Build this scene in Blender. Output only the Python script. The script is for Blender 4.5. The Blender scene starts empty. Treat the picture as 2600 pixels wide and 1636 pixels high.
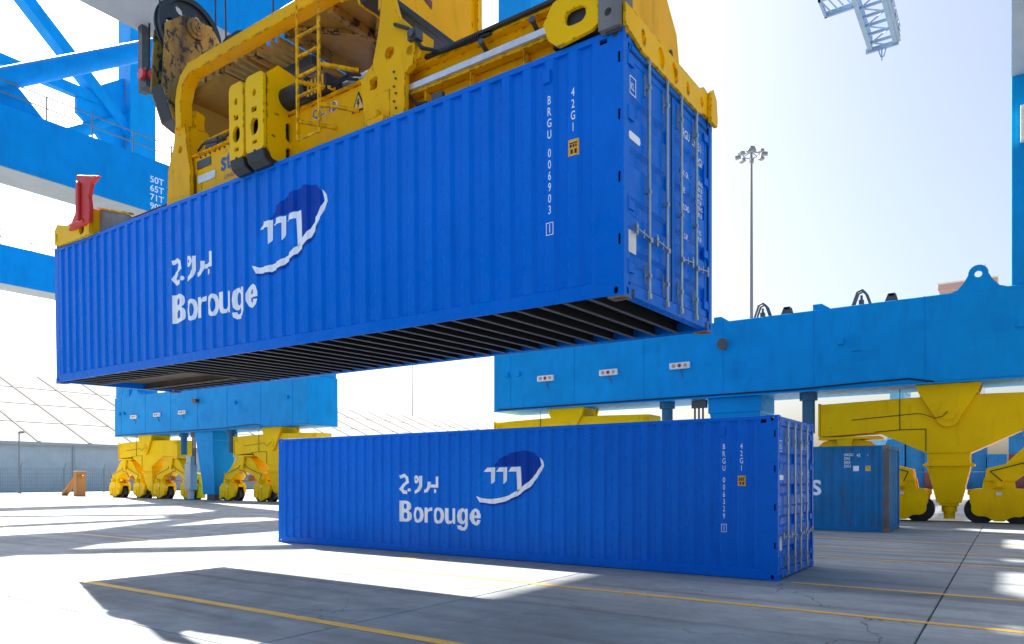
import bpy, bmesh, math, random
from mathutils import Vector, Matrix, Euler
random.seed(7)
S = bpy.context.scene
C = S.collection
R = math.radians

# ------------------------------------------------------------------ camera, sky, sun, exposure
cam_d = bpy.data.cameras.new('camera'); cam = bpy.data.objects.new('camera', cam_d); C.objects.link(cam)
cam.location = (2.966, -11.50, 1.60)
cam.rotation_euler = (math.pi/2, 0, 0.6072)
cam_d.sensor_width = 36; cam_d.lens = 1823.4/2600*36
cam_d.shift_y = (1215.2-818)/2600
cam_d.clip_end = 6000
S.camera = cam
SUN = Vector((-1.012, 0.335, 1.0)).normalized()          # direction towards the sun
sun_elev = math.asin(SUN.z); sun_az = math.atan2(SUN.x, SUN.y)
w = bpy.data.worlds.new('World'); S.world = w; w.use_nodes = True
nt = w.node_tree
sky = nt.nodes.new('ShaderNodeTexSky'); sky.sky_type = 'NISHITA'; sky.sun_disc = False
sky.sun_elevation = sun_elev; sky.sun_rotation = sun_az
sky.air_density = 1.0; sky.dust_density = 4.5; sky.ozone_density = 1.0; sky.altitude = 0
bg = nt.nodes['Background']; bg.inputs[1].default_value = 0.050
hsv = nt.nodes.new('ShaderNodeHueSaturation'); hsv.inputs['Saturation'].default_value = .85      # sky desaturated so its fill light is less blue
nt.links.new(sky.outputs[0], hsv.inputs['Color']); nt.links.new(hsv.outputs[0], bg.inputs[0])
sd = bpy.data.lights.new('sun', 'SUN'); sd.energy = 4.3; sd.angle = R(0.53); sd.color = (1.0, .95, .86)
sl = bpy.data.objects.new('sun', sd); C.objects.link(sl)
sl.rotation_euler = (-SUN).to_track_quat('-Z', 'Y').to_euler(); sl.location = SUN*80
S.view_settings.view_transform = 'Standard'; S.view_settings.look = 'None'
S.view_settings.gamma = 1; S.view_settings.use_curve_mapping = False
S.view_settings.exposure = 2.35

# ------------------------------------------------------------------ materials
def nodes(name):
    m = bpy.data.materials.new(name); m.use_nodes = True
    n = m.node_tree.nodes; l = m.node_tree.links
    return m, n, l, n['Principled BSDF']
def nz(n, l, scale, detail=4, rough=.6, stretch=(1,1,1), coord='Position', dist=0):
    if coord == 'Position':
        g = n.new('ShaderNodeNewGeometry'); src = g.outputs['Position']
    else:
        g = n.new('ShaderNodeTexCoord'); src = g.outputs[coord]
    mp = n.new('ShaderNodeMapping'); mp.inputs['Scale'].default_value = stretch
    l.new(src, mp.inputs['Vector'])
    t = n.new('ShaderNodeTexNoise'); t.inputs['Scale'].default_value = scale
    t.inputs['Detail'].default_value = detail; t.inputs['Roughness'].default_value = rough
    t.inputs['Distortion'].default_value = dist
    l.new(mp.outputs[0], t.inputs['Vector'])
    return t.outputs['Fac']
def ramp(n, l, src, a, b, c0=0.0, c1=1.0):
    r = n.new('ShaderNodeMapRange'); r.inputs['From Min'].default_value = a; r.inputs['From Max'].default_value = b
    r.inputs['To Min'].default_value = c0; r.inputs['To Max'].default_value = c1
    l.new(src, r.inputs['Value']); return r.outputs[0]
def mixc(n, l, fac, a, b):
    m = n.new('ShaderNodeMix'); m.data_type = 'RGBA'
    if fac is not None: l.new(fac, m.inputs['Factor'])
    for v, i in ((a, 6), (b, 7)):
        if isinstance(v, tuple): m.inputs[i].default_value = (*v, 1)
        else: l.new(v, m.inputs[i])
    return m.outputs[2]
def mul(n, l, a, b):
    m = n.new('ShaderNodeMath'); m.operation = 'MULTIPLY'
    for v, i in ((a, 0), (b, 1)):
        if isinstance(v, float): m.inputs[i].default_value = v
        else: l.new(v, m.inputs[i])
    return m.outputs[0]
def paint(name, col, rough=.45, var=.25, dirt=0.0, dirt_col=(.05,.035,.02), chip=0.0, chip_col=(.12,.05,.02), streak=True, bump=.04, spec=.35, edge=0.0):
    m, n, l, b = nodes(name)
    v = nz(n, l, .9, 5)
    dk = tuple(c*(1-var) for c in col); lt = tuple(min(1, c*(1+var*.6)) for c in col)
    c = mixc(n, l, ramp(n, l, v, .3, .7), dk, lt)
    if dirt > 0:
        s = nz(n, l, 2.6, 6, .65, (1, 1, .22) if streak else (1,1,1), dist=.4)
        c = mixc(n, l, ramp(n, l, s, .62-.25*dirt, .80-.1*dirt, 0, min(.9, .35+.55*dirt)), c, dirt_col)
    if chip > 0:
        s = nz(n, l, 7.5, 8, .72, (1, 1, .7))
        c = mixc(n, l, ramp(n, l, s, .70-.16*chip, .73-.16*chip), c, chip_col)
    if edge > 0:
        bv = n.new('ShaderNodeBevel'); bv.samples = 4; bv.inputs['Radius'].default_value = .035
        ge = n.new('ShaderNodeNewGeometry'); dt = n.new('ShaderNodeVectorMath'); dt.operation = 'DOT_PRODUCT'
        l.new(bv.outputs[0], dt.inputs[0]); l.new(ge.outputs['Normal'], dt.inputs[1])
        em = ramp(n, l, dt.outputs['Value'], .99, .93)
        s = nz(n, l, 9, 6, .7)
        c = mixc(n, l, mul(n, l, em, ramp(n, l, s, .56-.10*edge, .62-.10*edge, 0, .9)), c, chip_col)
    l.new(c, b.inputs['Base Color'])
    rr = nz(n, l, 5, 3)
    l.new(ramp(n, l, rr, .3, .7, rough-.1, rough+.14), b.inputs['Roughness'])
    b.inputs['Specular IOR Level'].default_value = spec
    if bump:
        h = nz(n, l, 1.6, 3, .5)
        bp = n.new('ShaderNodeBump'); bp.inputs['Strength'].default_value = bump*4; bp.inputs['Distance'].default_value = .02
        l.new(h, bp.inputs['Height']); l.new(bp.outputs[0], b.inputs['Normal'])
    return m
def plain(name, col, rough=.5, metal=0.0, spec=.4, var=.15):
    m, n, l, b = nodes(name)
    v = nz(n, l, 6, 4)
    l.new(mixc(n, l, ramp(n, l, v, .3, .7), tuple(c*(1-var) for c in col), tuple(min(1, c*(1+var*.8)) for c in col)), b.inputs['Base Color'])
    b.inputs['Roughness'].default_value = rough; b.inputs['Metallic'].default_value = metal
    b.inputs['Specular IOR Level'].default_value = spec
    return m
def concrete(name, base=(.36,.35,.335), slab=True):
    m, n, l, b = nodes(name)
    a = nz(n, l, .22, 6, .6); c2 = nz(n, l, 1.7, 8, .7); f = nz(n, l, 26, 6, .75)
    col = mixc(n, l, ramp(n, l, a, .38, .64), tuple(x*.68 for x in base), tuple(x*1.12 for x in base))
    col = mixc(n, l, ramp(n, l, c2, .40, .72, 0, .7), col, tuple(x*.55 for x in base))
    # long tyre scuffs along the traffic lanes
    st = nz(n, l, 1.1, 5, .6, (.06, 1.6, 1), dist=.3)
    col = mixc(n, l, ramp(n, l, st, .50, .70, 0, .8), col, (.10,.10,.10))
    sp = nz(n, l, 3.3, 3, .5, (1,1,1), dist=1.2)
    col = mixc(n, l, ramp(n, l, sp, .70, .735, 0, .55), col, (.09,.085,.08))
    pale = nz(n, l, .55, 5, .6, (.5, 1, 1), dist=.8)
    col = mixc(n, l, ramp(n, l, pale, .54, .70, 0, .5), col, (.40,.42,.41))
    col = mixc(n, l, ramp(n, l, f, .35, .7, 0, .22), col, (.2,.19,.18))
    vo = n.new('ShaderNodeTexVoronoi'); vo.feature = 'DISTANCE_TO_EDGE'; vo.inputs['Scale'].default_value = .33; vo.inputs['Randomness'].default_value = 1
    gp = n.new('ShaderNodeNewGeometry'); wp = n.new('ShaderNodeVectorMath'); wp.operation = 'ADD'
    tn = n.new('ShaderNodeTexNoise'); tn.inputs['Scale'].default_value = 1.3; tn.inputs['Detail'].default_value = 5; l.new(gp.outputs['Position'], tn.inputs['Vector'])
    l.new(gp.outputs['Position'], wp.inputs[0]); l.new(tn.outputs['Color'], wp.inputs[1]); l.new(wp.outputs[0], vo.inputs['Vector'])
    ck = ramp(n, l, vo.outputs['Distance'], .004, .0015); cm = ramp(n, l, nz(n, l, .18, 3), .50, .58)
    col = mixc(n, l, mul(n, l, mul(n, l, ck, cm), .75), col, (.05,.05,.05))
    oil = nz(n, l, .75, 4, .55, (1,1,1), dist=.6)
    col = mixc(n, l, ramp(n, l, oil, .66, .76, 0, .6), col, (.07,.068,.065))
    if slab:
        oi = n.new('ShaderNodeObjectInfo')
        hs = n.new('ShaderNodeHueSaturation'); l.new(col, hs.inputs['Color'])
        l.new(ramp(n, l, oi.outputs['Random'], 0, 1, .92, 1.08), hs.inputs['Value']); col = hs.outputs[0]
    l.new(col, b.inputs['Base Color'])
    l.new(ramp(n, l, c2, .3, .7, .62, .9), b.inputs['Roughness'])
    b.inputs['Specular IOR Level'].default_value = .12
    bp = n.new('ShaderNodeBump'); bp.inputs['Strength'].default_value = .35; bp.inputs['Distance'].default_value = .006
    l.new(f, bp.inputs['Height']); l.new(bp.outputs[0], b.inputs['Normal'])
    return m
def line_paint(name, col):
    m, n, l, b = nodes(name)
    wv = nz(n, l, 5.5, 8, .75, (.45, 1.6, 1)); big = nz(n, l, .35, 3)
    add = n.new('ShaderNodeMath'); add.operation = 'ADD'; l.new(wv, add.inputs[0]); l.new(mul(n, l, big, .5), add.inputs[1])
    cc = mixc(n, l, ramp(n, l, wv, .35, .65), tuple(x*.7 for x in col), col)
    l.new(cc, b.inputs['Base Color']); b.inputs['Roughness'].default_value = .65
    tr = n.new('ShaderNodeBsdfTransparent'); mx = n.new('ShaderNodeMixShader')
    l.new(ramp(n, l, add.outputs[0], .86, .96), mx.inputs[0]); l.new(b.outputs[0], mx.inputs[1]); l.new(tr.outputs[0], mx.inputs[2])
    l.new(mx.outputs[0], n['Material Output'].inputs['Surface'])
    return m

M = dict(
    concrete=concrete('apron_concrete', (.30,.33,.345)), ground=concrete('yard_concrete', (.32,.31,.295), False),
    joint=plain('joint_seal', (.02,.02,.02), .9),
    line=line_paint('yellow_line_paint', (.78,.42,.03)), wline=line_paint('white_line_paint', (.7,.68,.6)),
    cblue=paint('container_blue', (.0,.150,.66), .28, .07, .16, (.0,.085,.42), 0, bump=.02, spec=.10),
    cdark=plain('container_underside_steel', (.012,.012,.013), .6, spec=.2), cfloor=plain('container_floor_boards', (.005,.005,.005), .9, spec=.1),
    clip=plain('cross_member_lit_flange', (.10,.10,.105), .55),  # paler than the webs: light on the lower edges put into the colour
    rustedge=paint('rusty_casting_edge', (.30,.20,.11), .7, .3, .5, (.1,.05,.02)),
    teal=paint('weathered_teal', (.0,.17,.40), .55, .22, .5, (.05,.06,.06), .6, (.16,.07,.03)),
    tealpost=paint('rusted_teal_post', (.16,.15,.14), .65, .3, .6, (.12,.06,.03), .8, (.2,.1,.05)),
    white=plain('white_print', (.90,.90,.92), .5, var=.03), navy=plain('navy_print', (.0,.048,.36), .45, spec=.1), lblue=plain('bright_blue_print', (.0,.175,.70), .45, spec=.1),
    orange=plain('orange_sticker', (.85,.40,.03), .5), black=plain('black_paint', (.012,.012,.013), .5),
    galv=plain('galvanised_steel', (.40,.44,.46), .38, .8), gasket=plain('rubber_gasket', (.02,.02,.022), .8),
    crane=paint('crane_blue', (.0,.275,.64), .45, .12, .42, (.005,.17,.43), .10, (.02,.11,.26), bump=.02, spec=.12),
    patchblue=paint('touch_up_blue', (.0,.255,.61), .5, .15, .3, (.0,.12,.4), 0, spec=.12),
    jackblue=paint('dull_blue', (.03,.13,.22), .5, .15, .2, (.03,.06,.1), 0),
    boomhaze=paint('boom_haze_blue', (.20,.30,.44), .5, .1, .1, (.22,.3,.4), 0, bump=0),  # paled and greyed: haze and glare put into the boom colour
    greyunder=paint('underside_grey', (.42,.44,.45), .6, .1, .15, (.25,.22,.2), 0, bump=.02),
    yellow=paint('spreader_yellow', (.97,.44,.0), .42, .12, .34, (.38,.16,.01), .38, (.06,.032,.015), bump=.03, spec=.1, edge=.8),
    yellowclean=paint('flipper_yellow', (1.0,.51,.0), .38, .08, .15, (.45,.22,.01), .15, (.06,.035,.015), bump=.02, spec=.1, edge=.5),
    yellowold=paint('weathered_yellow', (.52,.29,.05), .65, .25, .95, (.045,.032,.022), 1.1, (.04,.03,.025), bump=.08),
    bogie=paint('bogie_yellow', (1.0,.56,.0), .45, .10, .2, (.55,.27,.01), .12, (.15,.07,.02), bump=.02, spec=.1),
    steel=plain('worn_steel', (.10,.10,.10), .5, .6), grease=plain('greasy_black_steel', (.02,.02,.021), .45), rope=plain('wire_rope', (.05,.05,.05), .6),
    rail=plain('slide_rail_steel', (.60,.62,.66), .35, .6), greyplate=paint('dirty_grey_plate', (.22,.20,.19), .7, .25, .6, (.06,.045,.035), .2),
    red=paint('flipper_red', (.62,.03,.022), .45, .15, .15, (.3,.02,.02), .1), redlamp=plain('red_lens', (.55,.02,.02), .25),
    lens=plain('amber_lens', (.55,.32,.18), .3), boxwhite=plain('light_box_white', (.74,.73,.69), .5),
    shed=paint('shed_white_fabric', (.40,.39,.375), .85, .04, .1, (.46,.45,.43), 0, bump=0, spec=0), seam=plain('roof_seam', (.27,.26,.25), .8, spec=0),
    wall=paint('shed_wall_sheet', (.46,.50,.52), .6, .10, .35, (.42,.36,.28), 0, bump=0),
    gutter=plain('gutter_grey', (.36,.38,.39), .6), tunnel=paint('tunnel_steel', (.09,.065,.05), .7, .2, .5, (.03,.02,.015)),
    fence=plain('fence_grey', (.16,.18,.19), .6), mast=plain('mast_galvanised', (.22,.23,.25), .5, .3),
    tower=plain('tower_pale_red', (.50,.30,.26), .6), twhite=plain('tower_white', (.75,.74,.72), .6), glass=plain('tower_glass', (.05,.07,.09), .15),
    orangesteel=paint('orange_steel', (.46,.19,.05), .55, .15, .3, (.2,.1,.04)), farred=paint('faded_red', (.20,.06,.07), .6, .2, .3), farblue=paint('far_blue', (.01,.17,.42), .55, .2, .3, (.05,.15,.3)),
    farlight=paint('far_light_blue', (.16,.42,.62), .55, .15, .1), platebrown=paint('brown_panel', (.42,.24,.04), .6, .2, .5, (.10,.06,.025), .3),
    hazard=plain('sign_yellow', (.85,.55,.12), .5), txtblue=plain('text_blue', (.01,.10,.32), .5),
)

# ------------------------------------------------------------------ mesh helpers
class MB:
    def __init__(s): s.v = []; s.f = []
    def add(s, vs, fs):
        o = len(s.v); s.v += [tuple(p) for p in vs]; s.f += [tuple(i+o for i in f) for f in fs]; return s
    def box(s, x0, x1, y0, y1, z0, z1):
        return s.add([(x0,y0,z0),(x1,y0,z0),(x1,y1,z0),(x0,y1,z0),(x0,y0,z1),(x1,y0,z1),(x1,y1,z1),(x0,y1,z1)],
                     [(0,3,2,1),(4,5,6,7),(0,1,5,4),(1,2,6,5),(2,3,7,6),(3,0,4,7)])
    def prism(s, poly, ax, a0, a1):
        n = len(poly); P = lambda u, v, a: {'x':(a,u,v),'y':(u,a,v),'z':(u,v,a)}[ax]
        return s.add([P(u,v,a0) for u,v in poly]+[P(u,v,a1) for u,v in poly],
                     [tuple(range(n)), tuple(range(2*n-1, n-1, -1))]+[(i,(i+1)%n,n+(i+1)%n,n+i) for i in range(n)])
    def loft(s, sections):
        # quads between successive rings of equal length, capped
        n = len(sections[0]); vs = [p for r in sections for p in r]; fs = []
        for k in range(len(sections)-1):
            for i in range(n): fs.append((k*n+i, k*n+(i+1)%n, (k+1)*n+(i+1)%n, (k+1)*n+i))
        fs.append(tuple(range(n-1,-1,-1))); e = (len(sections)-1)*n; fs.append(tuple(range(e, e+n)))
        return s.add(vs, fs)
    def cyl(s, p0, p1, r0, r1=None, n=12):
        r1 = r0 if r1 is None else r1
        a = Vector(p0); b = Vector(p1); d = (b-a).normalized()
        u = d.orthogonal().normalized(); v = d.cross(u)
        ring = lambda c, r: [tuple(c+u*(r*math.cos(2*math.pi*i/n))+v*(r*math.sin(2*math.pi*i/n))) for i in range(n)]
        return s.loft([ring(a, r0), ring(b, r1)])
    def tube(s, pts, r, n=8):
        for a, b in zip(pts, pts[1:]): s.cyl(a, b, r, r, n)
        return s
    def beam(s, p0, p1, wx, wy, up=(0,0,1)):
        a = Vector(p0); b = Vector(p1); d = (b-a).normalized(); u = d.cross(Vector(up))
        if u.length < 1e-4: u = d.cross(Vector((1,0,0)))
        u.normalize(); v = u.cross(d)
        q = lambda c: [tuple(c+u*(sx*wx/2)+v*(sy*wy/2)) for sx, sy in ((-1,-1),(1,-1),(1,1),(-1,1))]
        return s.loft([q(a), q(b)])
    def plate(s, outer, holes, ax, a0, a1):
        bm = bmesh.new(); ed = []; loops = []
        for lp in [outer]+list(holes):
            vs = [bm.verts.new((u, v, 0)) for u, v in lp]; loops.append(lp)
            ed += [bm.edges.new((vs[i], vs[(i+1) % len(vs)])) for i in range(len(vs))]
        bmesh.ops.triangle_fill(bm, use_beauty=True, use_dissolve=False, edges=ed, normal=(0,0,1))
        bm.verts.index_update()
        P = lambda u, v, a: {'x':(a,u,v),'y':(u,a,v),'z':(u,v,a)}[ax]
        vs = [(x.co.x, x.co.y) for x in bm.verts]; fs = [tuple(x.index for x in f.verts) for f in bm.faces]; bm.free()
        s.add([P(*p, a0) for p in vs], fs); s.add([P(*p, a1) for p in vs], [f[::-1] for f in fs])
        for lp in loops:
            n = len(lp); s.add([P(*p, a0) for p in lp]+[P(*p, a1) for p in lp], [(i,(i+1)%n,n+(i+1)%n,n+i) for i in range(n)])
        return s
def circ(cx, cy, rx, ry=None, n=16, rot=0):
    ry = rx if ry is None else ry; c, q = math.cos(rot), math.sin(rot)
    return [(cx+rx*math.cos(t)*c-ry*math.sin(t)*q, cy+rx*math.cos(t)*q+ry*math.sin(t)*c) for t in [2*math.pi*i/n for i in range(n)]]
def rrect(x0, x1, y0, y1, r, k=4):
    out = []
    for cx, cy, a in ((x1-r,y1-r,0),(x0+r,y1-r,90),(x0+r,y0+r,180),(x1-r,y0+r,270)):
        for i in range(k+1):
            t = R(a+90*i/k); out.append((cx+r*math.cos(t), cy+r*math.sin(t)))
    return out
def mesh(name, mb, mat, smooth=False):
    me = bpy.data.meshes.new(name); me.from_pydata(mb.v, [], mb.f)
    bm = bmesh.new(); bm.from_mesh(me); bmesh.ops.remove_doubles(bm, verts=bm.verts, dist=1e-5)
    bmesh.ops.recalc_face_normals(bm, faces=bm.faces); bm.to_mesh(me); bm.free()
    me.materials.append(mat if not isinstance(mat, str) else M[mat])
    if smooth:
        for p in me.polygons: p.use_smooth = True
        try: me.set_sharp_from_angle(angle=R(35))
        except Exception: pass
    return me
def obj(name, mb, mat, parent=None, smooth=False, bevel=0, kind=None, loc=None):
    me = mb if isinstance(mb, bpy.types.Mesh) else mesh(name, mb, mat, smooth)
    o = bpy.data.objects.new(name, me); C.objects.link(o); o.parent = parent
    if loc: o.location = loc
    if bevel:
        b = o.modifiers.new('bevel', 'BEVEL'); b.width = bevel; b.segments = 2; b.limit_method = 'ANGLE'; b.angle_limit = R(40)
    if kind: o['kind'] = kind
    return o
def tag(o, label, cat, group=None):
    o['label'] = label; o['category'] = cat
    if group: o['group'] = group
    return o
def thing(name, label, cat, loc=(0,0,0), rot=(0,0,0), group=None):
    o = bpy.data.objects.new(name, None); C.objects.link(o); o.empty_display_size = .3
    o.location = loc; o.rotation_euler = rot
    return tag(o, label, cat, group)
def copy_tree(o, parent=None):
    c = o.copy(); C.objects.link(c)
    if parent: c.parent = parent
    for ch in list(o.children): copy_tree(ch, c)
    return c
def copy_thing(root, label, loc, rot=(0,0,0), group=None):
    c = copy_tree(root); c.location = loc; c.rotation_euler = rot; c['label'] = label
    if group: c['group'] = group
    return c
# text as flat print: returns triangles in (u, v); align left, baseline at 0
def text_tris(body, height, xs=1.0, bold=0.0, spacing=1.0):
    cu = bpy.data.curves.new('t', 'FONT'); cu.body = body; cu.size = 1.0; cu.offset = bold; cu.resolution_u = 4; cu.space_character = spacing
    cu.fill_mode = 'FRONT' if hasattr(cu, 'fill_mode') else cu.fill_mode
    o = bpy.data.objects.new('t', cu); C.objects.link(o)
    dg = bpy.context.evaluated_depsgraph_get(); me = bpy.data.meshes.new_from_object(o.evaluated_get(dg))
    bm = bmesh.new(); bm.from_mesh(me); bmesh.ops.triangulate(bm, faces=bm.faces)
    k = height/.73
    out = [[(v.co.x*k*xs, v.co.y*k) for v in f.verts] for f in bm.faces]
    bm.free(); bpy.data.objects.remove(o); bpy.data.meshes.remove(me); bpy.data.curves.remove(cu)
    return out
def poly_tris(poly):
    bm = bmesh.new(); vs = [bm.verts.new((u, v, 0)) for u, v in poly]; ed = [bm.edges.new((vs[i], vs[(i+1) % len(vs)])) for i in range(len(vs))]
    bmesh.ops.triangle_fill(bm, use_beauty=True, edges=ed, normal=(0,0,1))
    out = [[(v.co.x, v.co.y) for v in f.verts] for f in bm.faces]; bm.free(); return out
def holed_tris(outer, holes):
    m = MB().plate(outer, holes, 'z', 0, 1); n = len(outer)+sum(len(h) for h in holes)
    return [[(m.v[i][0], m.v[i][1]) for i in f] for f in m.f if max(f) < n]
def borouge(h):
    G = {'B': (.60, [(0,0),(.38,0),(.48,.03),(.555,.10),(.585,.20),(.585,.34),(.55,.45),(.47,.525),(.53,.59),(.56,.68),(.56,.80),(.535,.90),(.47,.97),(.37,1),(0,1)], [rrect(.175,.41,.135,.445,.09), rrect(.175,.385,.60,.865,.09)]),
         'o': (.50, circ(.25,.35,.25,.375,24), [circ(.25,.35,.085,.235,18)]),
         'r': (.33, [(0,0),(.165,0),(.165,.42),(.20,.53),(.34,.56),(.34,.725),(.23,.70),(.155,.60),(.155,.705),(0,.705)], []),
         'u': (.48, [(0,.705),(0,.18),(.05,.04),(.15,-.02),(.26,.01),(.325,.10),(.325,0),(.48,0),(.48,.705),(.315,.705),(.315,.22),(.26,.125),(.195,.125),(.165,.20),(.165,.705)], []),
         'g': (.49, [(.49,.705),(.335,.705),(.335,.62),(.25,.725),(.15,.715),(.05,.60),(0,.36),(.04,.12),(.14,0),(.25,.01),(.325,.09),(.325,-.06),(.27,-.14),(.18,-.13),(.155,-.06),(.01,-.06),(.04,-.2),(.15,-.285),(.32,-.285),(.44,-.2),(.49,-.04)], [circ(.248,.36,.083,.215,16)]),
         'e': (.49, [(.49,.30),(.165,.30),(.18,.18),(.24,.115),(.31,.14),(.335,.235),(.49,.215),(.44,.06),(.34,-.02),(.2,-.02),(.07,.06),(0,.25),(0,.46),(.07,.64),(.19,.725),(.31,.725),(.43,.64),(.49,.46)], [[(.168,.42),(.325,.42),(.315,.54),(.25,.605),(.185,.54)]])}
    out = []; x = 0
    for ch in 'Borouge':
        wd, o, hs = G[ch]; out += [[((u+x)*h, v*h) for u, v in t] for t in holed_tris(o, hs)]; x += wd+.085
    return out
def stroke_tris(pts, wd):
    out = []
    for (a, b) in zip(pts, pts[1:]):
        d = Vector((b[0]-a[0], b[1]-a[1])).normalized(); n = Vector((-d.y, d.x))*wd/2; e = d*wd*.3
        A, B = Vector(a)-e, Vector(b)+e
        q = [tuple(A+n), tuple(A-n), tuple(B-n), tuple(B+n)]; out += [[q[0],q[1],q[2]],[q[0],q[2],q[3]]]
    return out
def path_tris(pts, wd):
    P = [Vector(p) for p in pts]; lft, rgt = [], []
    for i, p in enumerate(P):
        d0 = (P[i]-P[i-1]).normalized() if i else None; d1 = (P[i+1]-P[i]).normalized() if i < len(P)-1 else None
        a = d0 or d1; b = d1 or d0; n0 = Vector((-a.y, a.x)); n1 = Vector((-b.y, b.x)); m = (n0+n1).normalized()
        k = wd/2/max(.5, m.dot(n0)); lft.append(tuple(p+m*k)); rgt.append(tuple(p-m*k))
    return poly_tris(lft+rgt[::-1])
def shift(tris, dx, dy): return [[(u+dx, v+dy) for u, v in t] for t in tris]
def fit(tris, x0, x1):                                # stretch so the text spans x0..x1
    us = [p[0] for t in tris for p in t]; a, b = min(us), max(us); k = (x1-x0)/(b-a)
    return [[(x0+(u-a)*k, v) for u, v in t] for t in tris]
def centre(tris, cx):
    us = [p[0] for t in tris for p in t]; d = cx-(min(us)+max(us))/2
    return shift(tris, d, 0)
def decal(name, tris, mat, parent, fn, cuts=()):
    bm = bmesh.new()
    for t in tris:
        try: bm.faces.new([bm.verts.new((u, v, 0)) for u, v in t])
        except ValueError: pass
    us = [v.co.x for v in bm.verts]; lo, hi = min(us), max(us)
    for c in cuts:
        if lo < c < hi: bmesh.ops.bisect_plane(bm, geom=bm.verts[:]+bm.edges[:]+bm.faces[:], plane_co=(c,0,0), plane_no=(1,0,0))
    for v in bm.verts: v.co = fn(v.co.x, v.co.y)
    me = bpy.data.meshes.new(name); bm.to_mesh(me); bm.free(); me.materials.append(M[mat])
    return obj(name, me, None, parent)

# ------------------------------------------------------------------ ground
g = MB(); g.add([(-2500,-2500,-.035),(2500,-2500,-.035),(2500,2500,-.035),(-2500,2500,-.035)], [(0,1,2,3)])
ground = obj('ground', g, 'ground', kind='structure')
PX, X0 = 5.2, -3.0
rows = [(-25.8,-7.4), (-7.4,11.0), (11.0,17.6), (21.6,38.0)]
for (y0, y1) in rows:
    hx, hy = PX/2-.009, (y1-y0)/2-.009
    mb = MB(); c = .008
    mb.loft([[(-hx,-hy,-.10),(hx,-hy,-.10),(hx,hy,-.10),(-hx,hy,-.10)], [(-hx,-hy,-c),(hx,-hy,-c),(hx,hy,-c),(-hx,hy,-c)], [(-hx+c,-hy+c,0),(hx-c,-hy+c,0),(hx-c,hy-c,0),(-hx+c,hy-c,0)]])
    me = mesh('paving_slab', mb, 'concrete')
    for i in range(-18, 9): obj('paving_slab', me, None, ground, loc=(X0+PX*(i+.5), (y0+y1)/2, 0))
# crane rail in its concrete beam
mb = MB().box(-96.6, 43.8, 17.62, 19.40, -.10, .0).box(-96.6, 43.8, 19.60, 21.58, -.10, .0).box(-96.6, 43.8, 19.40, 19.60, -.10, -.06)
obj('rail_beam', mb, 'concrete', ground)
rb = MB().prism([(-.075,-.06),(.075,-.06),(.075,-.045),(.03,-.03),(.03,.0),(.05,.008),(.05,.03),(-.05,.03),(-.05,.0),(-.03,-.03),(-.075,-.045)], 'x', -66, 43)
o = obj('crane_rail', rb, 'steel', ground); o.location = (0, 19.5, 0)
# yellow bay lines, laid along the container bays
for (xa, xb, y, wd) in ((-9.2,16,-6.13,.15),(-9.6,16,-2.35,.125),(.2,16,.02,.12),(-24,16,4.15,.10),(-24,16,6.6,.10),(-24,16,9.2,.10),(-40,-14,-1.6,.10),(-60,16,13.0,.12)):
    obj('yellow_line', MB().add([(xa,y-wd/2,.004),(xb,y-wd/2,.004),(xb,y+wd/2,.004),(xa,y+wd/2,.004)], [(0,1,2,3)]), 'line', ground)
obj('yellow_line', MB().add([(-7.2,.0-1.05,.004),(-6.9,-1.05,.004),(-6.55,-.75,.004),(-6.9,-.72,.004)], [(0,1,2,3)]), 'line', ground)

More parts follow.
